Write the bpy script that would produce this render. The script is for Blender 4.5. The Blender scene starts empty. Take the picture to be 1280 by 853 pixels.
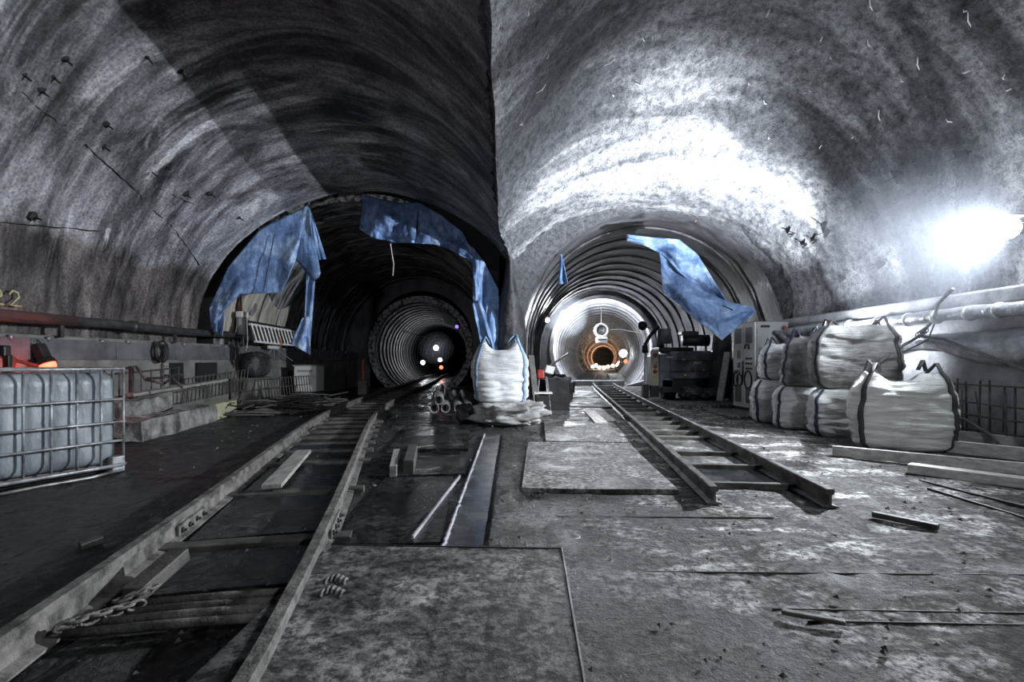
import bpy, bmesh, math, random
from mathutils import Vector, Matrix, noise
random.seed(7)
R = math.radians
PI = math.pi
sc = bpy.context.scene
COL = sc.collection

# ------------------------------------------------------------------ camera, world, lights, exposure
F = 640.0; HOR = 450.0; CH = 1.15           # focal length in pixels, horizon row, eye height
cd = bpy.data.cameras.new('camera'); cam = bpy.data.objects.new('camera', cd); COL.objects.link(cam)
cam.location = (0, 0, CH); cam.rotation_euler = (R(90), 0, 0)
cd.sensor_width = 36; cd.lens = 36 * F / 1280; cd.shift_y = (HOR - 426.5) / 1280
cd.clip_start = 0.05; cd.clip_end = 400
sc.camera = cam
w = bpy.data.worlds.new('world'); sc.world = w; w.use_nodes = True
w.node_tree.nodes['Background'].inputs[0].default_value = (0.5, 0.55, 0.65, 1)
w.node_tree.nodes['Background'].inputs[1].default_value = 0.0
vs = sc.view_settings
vs.view_transform = 'Standard'; vs.look = 'None'; vs.gamma = 1; vs.use_curve_mapping = False
vs.exposure = 0.0
sc.cycles.use_denoising = True
sc.cycles.max_bounces = 6; sc.cycles.diffuse_bounces = 4; sc.cycles.glossy_bounces = 3
sc.cycles.sample_clamp_indirect = 8.0

def light(name, kind, loc, power, col=(0.86, 0.92, 1.0), size=0.2, aim=None, spot=None, size_y=None, blend=0.6):
    ld = bpy.data.lights.new(name, kind); ld.energy = power; ld.color = col
    o = bpy.data.objects.new(name, ld); COL.objects.link(o); o.location = loc
    if kind == 'AREA':
        ld.size = size
        if size_y: ld.shape = 'RECTANGLE'; ld.size_y = size_y
    else:
        ld.shadow_soft_size = size
    if kind == 'SPOT':
        ld.spot_size = R(spot or 100); ld.spot_blend = blend
    if aim is not None:
        o.rotation_euler = (Vector(aim) - Vector(loc)).to_track_quat('-Z', 'Y').to_euler()
    return o

LAMP_A = Vector((6.18, 6.36, 2.78))           # flood lamp fixed to the right wall
light('wall_lamp_beam', 'SPOT', LAMP_A + Vector((-0.13, -0.075, 0)), 4200, size=0.05, aim=(-5.0, 6.7, 1.7), spot=118)
light('wall_lamp_spill', 'POINT', LAMP_A + Vector((-0.40, -0.20, 0.02)), 130, size=0.08)
LAMP_B = Vector((5.55, 8.36, 1.58))           # flood lamp standing behind the bulk bags
light('floor_flood_beam', 'SPOT', LAMP_B, 8500, size=0.04, aim=(3.25, 10.6, 4.05), spot=92, blend=0.85)
light('floor_flood_spill', 'POINT', LAMP_B + Vector((-0.05, 0, 0.05)), 210, size=0.1)
LAMP_C = Vector((4.3, -1.5, 5.0))             # unseen lamp added behind the photographer for general fill
light('rear_fill_lamp', 'SPOT', LAMP_C, 750, size=0.3, aim=(2.4, 5.5, 0.4), spot=120)
light('rear_left_fill', 'SPOT', (-2.6, -2.0, 1.9), 520, size=0.2, aim=(-3.8, 22, 1.9), spot=46)  # unseen spot added to brighten the left tunnel and its ring face
# tunnel lamps
light('ring_lamp_light', 'POINT', (2.95, 23.7, 2.85), 1100, size=0.12)
light('ring_lamp_spill', 'POINT', (2.31, 21.95, 3.04), 90, size=0.1)
light('far_white_light', 'POINT', (8.6, 44.0, 1.3), 110, size=0.1)
light('far_warm_light_one', 'POINT', (11.2, 63.5, 1.6), 160, col=(1.0, 0.72, 0.5), size=0.2)
light('far_warm_light_two', 'POINT', (14.0, 80.0, 1.4), 420, col=(1.0, 0.72, 0.5), size=0.2)
light('far_warm_light_three', 'POINT', (17.8, 100.0, 1.6), 700, col=(1.0, 0.72, 0.5), size=0.2)
light('left_tunnel_light', 'POINT', (-4.98, 33.6, 1.92), 60, size=0.1)
light('left_tunnel_light_two', 'POINT', (-5.6, 33.0, 1.0), 20, size=0.1)

# ------------------------------------------------------------------ helpers
def P(px, py, Y):                              # photo pixel + distance -> world point
    return Vector(((px - 640) / F * Y, Y, CH + (HOR - py) / F * Y))
def G(px, py, z=0.0):                          # photo pixel on a horizontal plane at height z
    return P(px, py, F * (CH - z) / (py - HOR))
def ss(a, b, t):
    t = (t - a) / (b - a); t = max(0.0, min(1.0, t)); return t * t * (3 - 2 * t)
def lerp(a, b, t): return a + (b - a) * t
def interp(pts, y):
    if y <= pts[0][0]:
        a, b = pts[0], pts[1]
    elif y >= pts[-1][0]:
        a, b = pts[-2], pts[-1]
    else:
        for a, b in zip(pts, pts[1:]):
            if a[0] <= y <= b[0]: break
    return a[1] + (b[1] - a[1]) * (y - a[0]) / (b[0] - a[0])
def fbm(p, s=1.0, o=3):
    return noise.fractal(Vector(p) * s, 1.0, 2.0, o)

class MB:
    def __init__(s): s.v = []; s.f = []; s.uv = None
    def quadgrid(s, rows, closed_u=False, closed_v=False):
        b = len(s.v); n = len(rows); m = len(rows[0])
        for r in rows: s.v.extend([tuple(p) for p in r])
        for i in range(n if closed_v else n - 1):
            for j in range(m if closed_u else m - 1):
                i2 = (i + 1) % n; j2 = (j + 1) % m
                s.f.append((b + i*m + j, b + i*m + j2, b + i2*m + j2, b + i2*m + j))
        return s
    def box(s, c, size, rot=(0, 0, 0), M=None):
        b = len(s.v); hx, hy, hz = [q / 2 for q in size]
        if M is None:
            from mathutils import Euler
            M = Euler(rot).to_matrix()
        c = Vector(c)
        for x, y, z in ((-1,-1,-1),(1,-1,-1),(1,1,-1),(-1,1,-1),(-1,-1,1),(1,-1,1),(1,1,1),(-1,1,1)):
            s.v.append(tuple(c + M @ Vector((x*hx, y*hy, z*hz))))
        for q in ((0,3,2,1),(4,5,6,7),(0,1,5,4),(1,2,6,5),(2,3,7,6),(3,0,4,7)):
            s.f.append(tuple(b + k for k in q))
        return s
    def beam(s, a, b_, wd, ht, roll=0.0):       # box from a to b
        a = Vector(a); b_ = Vector(b_); d = b_ - a; L = d.length; y = d.normalized()
        x = y.cross(Vector((0, 0, 1)))
        if x.length < 1e-4: x = Vector((1, 0, 0))
        x.normalize(); z = x.cross(y)
        if roll:
            q = Matrix.Rotation(roll, 3, y); x = q @ x; z = q @ z
        M = Matrix((x, y, z)).transposed()
        return s.box((a + b_) / 2, (wd, L, ht), M=M)
    def tube(s, pts, r, n=8, caps=True, closed=False):
        pts = [Vector(p) for p in pts]; rows = []; up = None
        rr = r if isinstance(r, (list, tuple)) else [r] * len(pts)
        N = len(pts)
        for i, p in enumerate(pts):
            if closed: t = pts[(i+1) % N] - pts[i-1]
            else: t = pts[min(i+1, N-1)] - pts[max(i-1, 0)]
            t.normalize()
            if up is None:
                up = Vector((0, 0, 1)) if abs(t.z) < 0.9 else Vector((1, 0, 0))
            x = t.cross(up); x.normalize(); up = x.cross(t)
            rows.append([p + (x*math.cos(2*PI*k/n) + up*math.sin(2*PI*k/n)) * rr[i] for k in range(n)])
        b = len(s.v)
        s.quadgrid(rows, closed_u=True, closed_v=closed)
        if caps and not closed:
            s.f.append(tuple(b + k for k in range(n)))
            s.f.append(tuple(b + (N-1)*n + k for k in reversed(range(n))))
        return s
    def hollow(s, a, b_, r, t, n=14):           # open pipe with a wall
        a = Vector(a); b_ = Vector(b_); d = (b_ - a).normalized()
        x = d.cross(Vector((0, 0, 1))).normalized(); u = x.cross(d)
        def ring(p, q): return [p + (x*math.cos(2*PI*k/n) + u*math.sin(2*PI*k/n)) * q for k in range(n)]
        s.quadgrid([ring(a, r), ring(b_, r), ring(b_, r-t), ring(a, r-t)], closed_u=True, closed_v=True)
        return s
    def disc(s, c, nrm, r, n=16):
        nrm = Vector(nrm).normalized(); x = nrm.orthogonal().normalized(); y = nrm.cross(x); b = len(s.v)
        for k in range(n): s.v.append(tuple(Vector(c) + (x*math.cos(2*PI*k/n) + y*math.sin(2*PI*k/n))*r))
        s.f.append(tuple(b + k for k in range(n))); return s
    def lathe(s, c, axis, prof, n=18):          # prof: (distance along axis, radius)
        axis = Vector(axis).normalized(); x = axis.orthogonal().normalized(); y = axis.cross(x); c = Vector(c)
        rows = [[c + axis*h + (x*math.cos(2*PI*k/n) + y*math.sin(2*PI*k/n))*max(r, 1e-4) for k in range(n)] for h, r in prof]
        s.quadgrid(rows, closed_u=True); return s
    def poly(s, pts):
        b = len(s.v); s.v.extend([tuple(p) for p in pts]); s.f.append(tuple(range(b, b+len(pts)))); return s
    def prism(s, pts, off):
        pts = [Vector(p) for p in pts]; off = Vector(off); n = len(pts); b = len(s.v)
        s.v.extend([tuple(p) for p in pts] + [tuple(p + off) for p in pts])
        s.f.append(tuple(b + k for k in range(n))); s.f.append(tuple(b + n + k for k in reversed(range(n))))
        for k in range(n): s.f.append((b+k, b+n+k, b+n+(k+1) % n, b+(k+1) % n))
        return s
    def mesh(s, name, mt, smooth=False, uvs=None):
        me = bpy.data.meshes.new(name); me.from_pydata(s.v, [], s.f)
        if mt is not None: me.materials.append(mt)
        if uvs is not None:
            l = me.uv_layers.new(name='UVMap')
            for lp in me.loops: l.data[lp.index].uv = uvs[lp.vertex_index]
        bm = bmesh.new(); bm.from_mesh(me); bmesh.ops.recalc_face_normals(bm, faces=bm.faces) if uvs is None else None
        bm.to_mesh(me); bm.free()
        if smooth: me.shade_smooth()
        me.update(); return me
    def build(s, name, mt, parent=None, smooth=False, uvs=None, bevel=0, solid=0, sub=0):
        o = bpy.data.objects.new(name, s.mesh(name, mt, smooth, uvs)); COL.objects.link(o)
        attach(o, parent)
        if solid:
            m = o.modifiers.new('solid', 'SOLIDIFY'); m.thickness = solid; m.offset = 0
        if bevel:
            m = o.modifiers.new('bevel', 'BEVEL'); m.width = bevel; m.segments = 2; m.limit_method = 'ANGLE'
        if sub:
            m = o.modifiers.new('sub', 'SUBSURF'); m.levels = sub; m.render_levels = sub
        return o
def attach(o, parent):
    if parent is not None:
        o.parent = parent
        o.matrix_parent_inverse = Matrix.Translation(-Vector(wloc(parent)))
def wloc(o):
    return o.get('_w', None) or tuple(o.location)
def tag(o, label, cat, group=None):
    o['label'] = label; o['category'] = cat
    if group: o['group'] = group
    return o
def struct(o): o['kind'] = 'structure'; return o
def thing(name, label, cat, loc=(0, 0, 0), group=None):
    o = bpy.data.objects.new(name, None); COL.objects.link(o); o.location = loc
    o.empty_display_size = 0.1
    return tag(o, label, cat, group)
def arcpts(c, r, a0, a1, n, ax=Vector((1, 0, 0)), ay=Vector((0, 0, 1))):
    return [Vector(c) + ax*math.cos(lerp(a0, a1, k/n))*r + ay*math.sin(lerp(a0, a1, k/n))*r for k in range(n+1)]

# ------------------------------------------------------------------ materials
class NT:
    def __init__(s, name):
        s.m = bpy.data.materials.new(name); s.m.use_nodes = True; s.t = s.m.node_tree
        s.b = s.t.nodes['Principled BSDF']; s.out = s.t.nodes['Material Output']
    def n(s, kind, **kw):
        nd = s.t.nodes.new(kind)
        for k, v in kw.items(): setattr(nd, k, v)
        return nd
    def l(s, a, b): s.t.links.new(a, b)
    def coord(s, which='Object', scale=(1, 1, 1), rot=(0, 0, 0)):
        tc = s.n('ShaderNodeTexCoord'); mp = s.n('ShaderNodeMapping')
        mp.inputs['Scale'].default_value = scale; mp.inputs['Rotation'].default_value = rot
        s.l(tc.outputs[which], mp.inputs['Vector']); return mp.outputs[0]
    def noise(s, vec, scale, detail=6, rough=0.6, dist=0.0):
        nd = s.n('ShaderNodeTexNoise'); nd.inputs['Scale'].default_value = scale
        nd.inputs['Detail'].default_value = detail; nd.inputs['Roughness'].default_value = rough
        nd.inputs['Distortion'].default_value = dist
        s.l(vec, nd.inputs['Vector']); return nd.outputs['Fac']
    def ramp(s, fac, stops):
        r = s.n('ShaderNodeValToRGB'); e = r.color_ramp.elements
        while len(e) < len(stops): e.new(0.5)
        for el, (p, c) in zip(e, stops):
            el.position = p; el.color = (c, c, c, 1) if isinstance(c, (int, float)) else (*c, 1)
        s.l(fac, r.inputs[0]); return r.outputs[0]
    def mix(s, fac, a, b, mode='MIX'):
        m = s.n('ShaderNodeMix', data_type='RGBA', blend_type=mode)
        for sock, val in ((m.inputs[0], fac), (m.inputs[6], a), (m.inputs[7], b)):
            if isinstance(val, bpy.types.NodeSocket): s.l(val, sock)
            elif isinstance(val, (int, float)) and sock.type == 'VALUE': sock.default_value = val
            else: sock.default_value = (*val, 1) if not isinstance(val, (int, float)) else (val, val, val, 1)
        return m.outputs[2]
    def bump(s, h, strength, dist=0.02, prev=None):
        b = s.n('ShaderNodeBump'); b.inputs['Strength'].default_value = strength; b.inputs['Distance'].default_value = dist
        s.l(h, b.inputs['Height'])
        if prev is not None: s.l(prev, b.inputs['Normal'])
        return b.outputs[0]
    def fin(s, col=None, rough=None, normal=None, metal=0.0, spec=0.5):
        if col is not None:
            if isinstance(col, bpy.types.NodeSocket): s.l(col, s.b.inputs['Base Color'])
            else: s.b.inputs['Base Color'].default_value = (*col, 1)
        if rough is not None:
            if isinstance(rough, bpy.types.NodeSocket): s.l(rough, s.b.inputs['Roughness'])
            else: s.b.inputs['Roughness'].default_value = rough
        if normal is not None: s.l(normal, s.b.inputs['Normal'])
        s.b.inputs['Metallic'].default_value = metal
        s.b.inputs['Specular IOR Level'].default_value = spec
        return s.m
MATS = {}
def simple(name, c1, c2=None, scale=6.0, rough=0.6, bump=0.3, metal=0.0, p0=0.35, p1=0.65, bscale=None, stretch=(1, 1, 1), spec=0.5, r2=None, dist=0.01):
    t = NT(name); v = t.coord('Object', stretch)
    n1 = t.noise(v, scale); c2 = c2 or tuple(q*0.5 for q in c1)
    col = t.ramp(n1, [(p0, c2), (p1, c1)])
    nb = t.noise(v, bscale or scale*5, 5)
    rg = t.ramp(n1, [(p0, r2), (p1, rough)]) if r2 is not None else rough
    return t.fin(col, rg, t.bump(nb, bump, dist) if bump else None, metal, spec)
def emit(name, col, strength):
    t = NT(name); t.b.inputs['Base Color'].default_value = (*col, 1)
    t.b.inputs['Emission Color'].default_value = (*col, 1); t.b.inputs['Emission Strength'].default_value = strength
    return t.m

def mat_shotcrete():
    t = NT('shotcrete'); v = t.coord('Object')
    vs_ = t.coord('UV', (1.3, 0.28, 1))
    big = t.noise(vs_, 1.0, 5, 0.62, 0.6)
    fine = t.noise(v, 9, 6, 0.7)
    sp = t.noise(v, 34, 4, 0.7)
    c = t.ramp(big, [(0.34, (0.05, 0.052, 0.058)), (0.48, (0.14, 0.143, 0.152)), (0.62, (0.44, 0.445, 0.46))])
    c2 = t.ramp(fine, [(0.32, 0.3), (0.6, 1.1)])
    c = t.mix(1.0, c, c2, 'MULTIPLY')
    c3 = t.ramp(sp, [(0.34, 0.35), (0.52, 1.0)])
    c = t.mix(0.8, c, c3, 'MULTIPLY')
    nb = t.bump(sp, 1.0, 0.03); nb = t.bump(fine, 1.0, 0.07, nb)
    return t.fin(c, 0.62, nb, 0, 0.35)
def mat_smoothconcrete():
    t = NT('old_concrete'); v = t.coord('Object')
    st = t.noise(t.coord('UV', (2.4, 0.30, 1)), 1.0, 8, 0.68, 1.2)      # runs down the curve
    st2 = t.noise(t.coord('UV', (1.5, 0.35, 1)), 1.0, 5, 0.6, 1.0)
    patch = t.noise(v, 0.9, 5, 0.6); fine = t.noise(v, 24, 5, 0.7)
    c = t.ramp(patch, [(0.34, (0.022, 0.022, 0.024)), (0.62, (0.15, 0.152, 0.162))])
    s1 = t.ramp(st, [(0.42, (0.0, 0.0, 0.0)), (0.64, (0.9, 0.9, 0.9))])
    c = t.mix(s1, c, (0.44, 0.445, 0.465))
    s2 = t.ramp(st2, [(0.60, 0.0), (0.68, 0.9)])
    c = t.mix(s2, c, (0.62, 0.62, 0.64))
    # older, browner skirt below the horizontal joint
    tc = t.n('ShaderNodeTexCoord'); sx = t.n('ShaderNodeSeparateXYZ'); t.l(tc.outputs['Object'], sx.inputs[0])
    mr = t.n('ShaderNodeMapRange'); mr.inputs['From Min'].default_value = 2.86; mr.inputs['From Max'].default_value = 2.98
    ad = t.n('ShaderNodeMath', operation='MULTIPLY_ADD'); ad.inputs[1].default_value = 0.9; t.l(patch, ad.inputs[0]); t.l(sx.outputs[2], ad.inputs[2])
    mr.inputs['From Min'].default_value = 3.28; mr.inputs['From Max'].default_value = 3.5
    t.l(ad.outputs[0], mr.inputs['Value'])
    dk = t.mix(0.86, c, (0.3, 0.24, 0.2), 'MULTIPLY')
    c = t.mix(mr.outputs[0], dk, c)
    st4 = t.noise(t.coord('UV', (1.0, 0.5, 1)), 1.6, 8, 0.72, 0.8)
    c = t.mix(0.9, c, t.ramp(st4, [(0.38, 0.25), (0.58, 1.3)]), 'MULTIPLY')
    g = t.ramp(fine, [(0.36, 0.45), (0.6, 1.15)]); c = t.mix(1.0, c, g, 'MULTIPLY')
    rg = t.ramp(patch, [(0.3, 0.32), (0.7, 0.62)])
    nb = t.bump(fine, 0.4, 0.02); nb = t.bump(st, 0.35, 0.03, nb)
    return t.fin(c, rg, nb, 0, 0.5)
def mat_floor():
    t = NT('muddy_floor'); v = t.coord('Object')
    streak = t.noise(t.coord('Object', (0.7, 1.6, 1), (0, 0, R(28))), 1.6, 8, 0.68, 0.5)
    fine = t.noise(v, 20, 6, 0.72); gr = t.noise(v, 70, 4, 0.7); pud = t.noise(v, 0.8, 4, 0.55, 0.3)
    dry = t.ramp(streak, [(0.36, (0.018, 0.017, 0.016)), (0.5, (0.13, 0.128, 0.122)), (0.62, (0.62, 0.615, 0.60))])
    wet = t.ramp(streak, [(0.35, (0.010, 0.010, 0.010)), (0.75, (0.045, 0.043, 0.040))])
    tc = t.n('ShaderNodeTexCoord'); sx = t.n('ShaderNodeSeparateXYZ'); t.l(tc.outputs['Object'], sx.inputs[0])
    ad = t.n('ShaderNodeMath', operation='MULTIPLY_ADD'); ad.inputs[1].default_value = 2.2; t.l(pud, ad.inputs[0]); t.l(sx.outputs[0], ad.inputs[2])
    mr = t.n('ShaderNodeMapRange'); mr.inputs['From Min'].default_value = 1.0; mr.inputs['From Max'].default_value = 2.5; t.l(ad.outputs[0], mr.inputs['Value'])
    c = t.mix(mr.outputs[0], wet, dry)
    g = t.ramp(fine, [(0.42, 0.06), (0.56, 1.45)]); c = t.mix(0.95, c, g, 'MULTIPLY')
    st2 = t.noise(t.coord('Object', (1, 0.45, 1), (0, 0, R(-55))), 3.6, 8, 0.75, 1.2)
    c = t.mix(0.85, c, t.ramp(st2, [(0.42, 0.14), (0.56, 1.35)]), 'MULTIPLY')
    rw = t.ramp(st2, [(0.40, 0.10), (0.58, 0.62)]); rd = t.ramp(streak, [(0.34, 0.35), (0.46, 0.85)])
    rg = t.mix(mr.outputs[0], rw, rd)
    nb = t.bump(gr, 0.9, 0.02); nb = t.bump(fine, 0.9, 0.045, nb); nb = t.bump(streak, 0.3, 0.05, nb)
    return t.fin(c, rg, nb, 0, 0.5)
def mat_plate(name, lo, mid, hi, r0, r1, sc_=1.7):
    t = NT(name); v = t.coord('Object')
    st = t.noise(v, sc_, 8, 0.68, 0.7); fine = t.noise(v, 22, 6, 0.7); sc2 = t.noise(t.coord('Object', (1, 0.25, 1), (0, 0, R(35))), 9, 6, 0.7, 1.0)
    c = t.ramp(st, [(0.32, lo), (0.5, mid), (0.72, hi)])
    c = t.mix(0.85, c, t.ramp(fine, [(0.42, 0.1), (0.56, 1.5)]), 'MULTIPLY')
    c = t.mix(0.7, c, t.ramp(sc2, [(0.35, 0.35), (0.65, 1.25)]), 'MULTIPLY')
    st3 = t.noise(v, 4.5, 8, 0.75, 1.5)
    c = t.mix(0.8, c, t.ramp(st3, [(0.42, 0.2), (0.57, 1.35)]), 'MULTIPLY')
    nb = t.bump(fine, 0.5, 0.012); nb = t.bump(sc2, 0.25, 0.01, nb)
    return t.fin(c, t.ramp(st, [(0.35, r0), (0.6, r1)]), nb, 0, 0.5)
def mat_tarp():
    t = NT('blue_tarpaulin'); v = t.coord('Object')
    n1 = t.noise(v, 2.2, 7, 0.65, 0.6); n2 = t.noise(v, 14, 5, 0.7); n3 = t.noise(t.coord('Object', (4, 4, 0.6)), 2.5, 5, 0.6)
    c = t.ramp(n1, [(0.30, (0.05, 0.085, 0.18)), (0.5, (0.15, 0.25, 0.46)), (0.66, (0.36, 0.48, 0.68))])
    c = t.mix(0.6, c, t.ramp(n2, [(0.3, 0.45), (0.55, 1.05)]), 'MULTIPLY')
    nb = t.bump(n3, 0.5, 0.06); nb = t.bump(n2, 0.3, 0.012, nb)
    m = t.fin(c, 0.42, nb, 0, 0.4)
    return m
def mat_bag(name, lo, hi):
    t = NT(name); v = t.coord('Object')
    wr = t.noise(t.coord('Object', (1.2, 1.2, 9)), 3.0, 6, 0.65, 0.7); d = t.noise(v, 2.2, 5, 0.6, 0.4); fine = t.noise(v, 60, 3, 0.6)
    c = t.ramp(d, [(0.3, lo), (0.62, hi)])
    nb = t.bump(wr, 0.9, 0.04); nb = t.bump(fine, 0.15, 0.004, nb)
    return t.fin(c, 0.5, nb, 0, 0.4)

M = {}
M['shot'] = mat_shotcrete(); M['conc'] = mat_smoothconcrete(); M['floor'] = mat_floor()
M['plate'] = mat_plate('muddy_steel_plate', (0.03, 0.03, 0.029), (0.12, 0.12, 0.112), (0.30, 0.298, 0.28), 0.28, 0.75)
M['wetplate'] = mat_plate('wet_black_plate', (0.008, 0.008, 0.008), (0.022, 0.022, 0.021), (0.06, 0.058, 0.055), 0.10, 0.42)
M['dustplate'] = mat_plate('dusty_plate', (0.05, 0.049, 0.047), (0.17, 0.168, 0.16), (0.36, 0.355, 0.34), 0.35, 0.85)
M['tunnel_l'] = simple('streaked_tunnel_lining', (0.42, 0.42, 0.43), (0.03, 0.03, 0.032), 2.2, 0.5, 0.5, p0=0.44, p1=0.66, stretch=(1, 2.4, 0.5), dist=0.03)
M['deep'] = simple('wet_dark_lining', (0.06, 0.061, 0.065), (0.015, 0.015, 0.017), 3.0, 0.65, 0.6, r2=0.45, dist=0.04)
M['drain'] = simple('wet_grey_channel', (0.10, 0.102, 0.108), (0.04, 0.04, 0.043), 2.5, 0.35, 0.3, r2=0.12)
M['tunnel'] = simple('dark_tunnel_lining', (0.13, 0.132, 0.14), (0.035, 0.035, 0.038), 2.5, 0.45, 0.5, stretch=(1, 1.6, 0.5), r2=0.3, dist=0.03)
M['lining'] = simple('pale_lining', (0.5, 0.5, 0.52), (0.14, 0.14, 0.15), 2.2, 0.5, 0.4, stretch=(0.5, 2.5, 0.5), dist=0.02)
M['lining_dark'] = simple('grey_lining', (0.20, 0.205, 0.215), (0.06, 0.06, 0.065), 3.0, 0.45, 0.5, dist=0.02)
M['speckle'] = simple('speckled_concrete', (0.75, 0.75, 0.76), (0.09, 0.09, 0.095), 9.0, 0.7, 0.6, p0=0.42, p1=0.56, dist=0.02)
M['kerb'] = simple('kerb_concrete', (0.22, 0.21, 0.195), (0.10, 0.097, 0.092), 2.5, 0.75, 0.4, dist=0.015)
M['kerb_r'] = simple('pale_kerb_concrete', (0.36, 0.365, 0.38), (0.16, 0.162, 0.172), 3.0, 0.7, 0.5, dist=0.02)
M['dirtyconc'] = simple('crumbling_concrete', (0.34, 0.335, 0.32), (0.04, 0.039, 0.036), 4.0, 0.7, 0.8, dist=0.03)
M['panel'] = simple('dull_metal_panel', (0.20, 0.195, 0.21), (0.11, 0.105, 0.115), 3.0, 0.45, 0.2, metal=0.3)
M['black_shade'] = simple('flat_black_and_shade', (0.012, 0.012, 0.013), (0.006, 0.006, 0.007), 3, 0.8, 0.2)  # flat black; on the left portal it stands in for shade
M['steel'] = simple('worn_rail_steel', (0.17, 0.16, 0.15), (0.045, 0.042, 0.04), 5, 0.42, 0.7, metal=0.45, r2=0.65, dist=0.008)
M['mudsteel'] = simple('mud_caked_steel', (0.20, 0.188, 0.17), (0.035, 0.032, 0.029), 9, 0.75, 0.9, metal=0.1, dist=0.012)
M['darksteel'] = simple('dark_steel', (0.07, 0.07, 0.072), (0.025, 0.025, 0.027), 7, 0.5, 0.5, metal=0.3)
M['rebar'] = simple('rusty_rebar', (0.10, 0.09, 0.082), (0.04, 0.036, 0.033), 12, 0.7, 0.4)
M['galv'] = simple('galvanised_bars', (0.36, 0.37, 0.38), (0.12, 0.12, 0.12), 9, 0.42, 0.3, metal=0.5)
M['ibc'] = simple('cloudy_plastic', (0.27, 0.30, 0.32), (0.10, 0.115, 0.125), 2.6, 0.4, 0.5, stretch=(1, 1, 0.5), bscale=9, dist=0.03)
M['wood'] = simple('grey_timber', (0.34, 0.33, 0.30), (0.15, 0.145, 0.13), 5, 0.75, 0.5, stretch=(5, 1, 5))
M['wood_r'] = simple('sawn_timber', (0.62, 0.60, 0.56), (0.34, 0.33, 0.31), 5, 0.7, 0.4, stretch=(3, 1, 5))
M['wetwood'] = simple('muddy_timber', (0.10, 0.093, 0.08), (0.03, 0.028, 0.025), 6, 0.6, 0.6)
M['tarp'] = mat_tarp()
M['rope'] = simple('pale_rope', (0.55, 0.54, 0.5), None, 10, 0.8, 0.2)
M['bag'] = mat_bag('white_woven_bag', (0.45, 0.455, 0.455), (0.76, 0.765, 0.76))
M['bag2'] = mat_bag('grey_woven_bag', (0.08, 0.08, 0.078), (0.42, 0.42, 0.41))
M['bag3'] = mat_bag('green_grey_woven_bag', (0.55, 0.56, 0.54), (0.78, 0.79, 0.765))
M['sack'] = mat_bag('dirty_sack', (0.10, 0.098, 0.09), (0.42, 0.42, 0.41))
M['blackbag'] = simple('black_plastic_sheet', (0.05, 0.052, 0.058), (0.016, 0.016, 0.018), 5, 0.28, 0.8, bscale=9, dist=0.06)
M['strap'] = simple('navy_strap', (0.045, 0.055, 0.10), (0.02, 0.025, 0.05), 12, 0.7, 0.2)
M['strap_b'] = simple('light_blue_strap', (0.22, 0.32, 0.45), (0.12, 0.2, 0.32), 12, 0.7, 0.2)
M['strap_k'] = simple('dark_grey_strap', (0.05, 0.05, 0.055), (0.03, 0.03, 0.032), 12, 0.7, 0.2)
M['white'] = simple('dirty_white_paint', (0.62, 0.62, 0.60), (0.42, 0.42, 0.405), 4, 0.5, 0.1, p0=0.2, p1=0.5)
M['greypaint'] = simple('grey_paint', (0.34, 0.345, 0.35), (0.25, 0.255, 0.26), 3, 0.55, 0.1)
M['grille'] = simple('grey_grille', (0.17, 0.175, 0.18), (0.1, 0.1, 0.105), 20, 0.6, 0.2, stretch=(1, 1, 6))
M['black'] = simple('black_rubber', (0.02, 0.02, 0.021), (0.01, 0.01, 0.01), 8, 0.5, 0.2)
M['machine'] = simple('dark_blue_paint', (0.20, 0.22, 0.26), (0.10, 0.11, 0.13), 4, 0.5, 0.2)
M['red'] = simple('red_paint', (0.45, 0.05, 0.03), (0.2, 0.02, 0.015), 6, 0.5, 0.2)
M['rustpipe'] = simple('dark_red_pipe', (0.13, 0.05, 0.04), (0.04, 0.03, 0.028), 2.5, 0.55, 0.4)
M['orange'] = simple('faded_orange', (0.42, 0.14, 0.08), (0.25, 0.08, 0.05), 6, 0.6, 0.2)
M['yellowish'] = simple('pale_yellow_plastic', (0.50, 0.50, 0.33), (0.34, 0.34, 0.22), 4, 0.5, 0.2)
M['pipe'] = simple('grey_scaffold_pipe', (0.34, 0.34, 0.33), (0.15, 0.15, 0.145), 6, 0.4, 0.3, metal=0.4)
M['foil'] = simple('silver_wrap', (0.55, 0.56, 0.58), (0.28, 0.285, 0.30), 5, 0.35, 0.9, metal=0.35, bscale=7, dist=0.04)
M['cable'] = simple('grey_cable', (0.16, 0.165, 0.175), (0.08, 0.08, 0.085), 9, 0.6, 0.2)
M['mark'] = simple('yellow_paint_mark', (0.62, 0.58, 0.30), (0.42, 0.4, 0.2), 30, 0.8, 0)
M['whitemark'] = simple('white_fleck', (0.85, 0.85, 0.86), (0.7, 0.7, 0.72), 10, 0.8, 0)
M['redmark'] = simple('red_spray', (0.5, 0.18, 0.18), (0.4, 0.12, 0.12), 10, 0.8, 0)
M['graf'] = simple('black_spray', (0.015, 0.015, 0.018), (0.01, 0.01, 0.01), 10, 0.7, 0)
M['tan'] = simple('tan_ring', (0.42, 0.30, 0.23), (0.22, 0.15, 0.12), 3, 0.55, 0.3)
M['stone'] = simple('crumbled_mud', (0.10, 0.098, 0.092), (0.03, 0.03, 0.028), 12, 0.8, 0.5)
M['lampA'] = emit('lamp_glass_bright', (0.93, 0.96, 1.0), 60)
M['lampB'] = emit('lamp_glass', (0.93, 0.96, 1.0), 30)
M['lampC'] = emit('tunnel_lamp_glass', (0.93, 0.96, 1.0), 14)
M['lampW'] = emit('warm_lamp_glass', (1.0, 0.85, 0.7), 14)
M['lampR'] = emit('red_lamp_glass', (1.0, 0.06, 0.03), 9)
M['lampV'] = emit('violet_lamp_glass', (0.25, 0.15, 1.0), 2.2)

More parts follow.
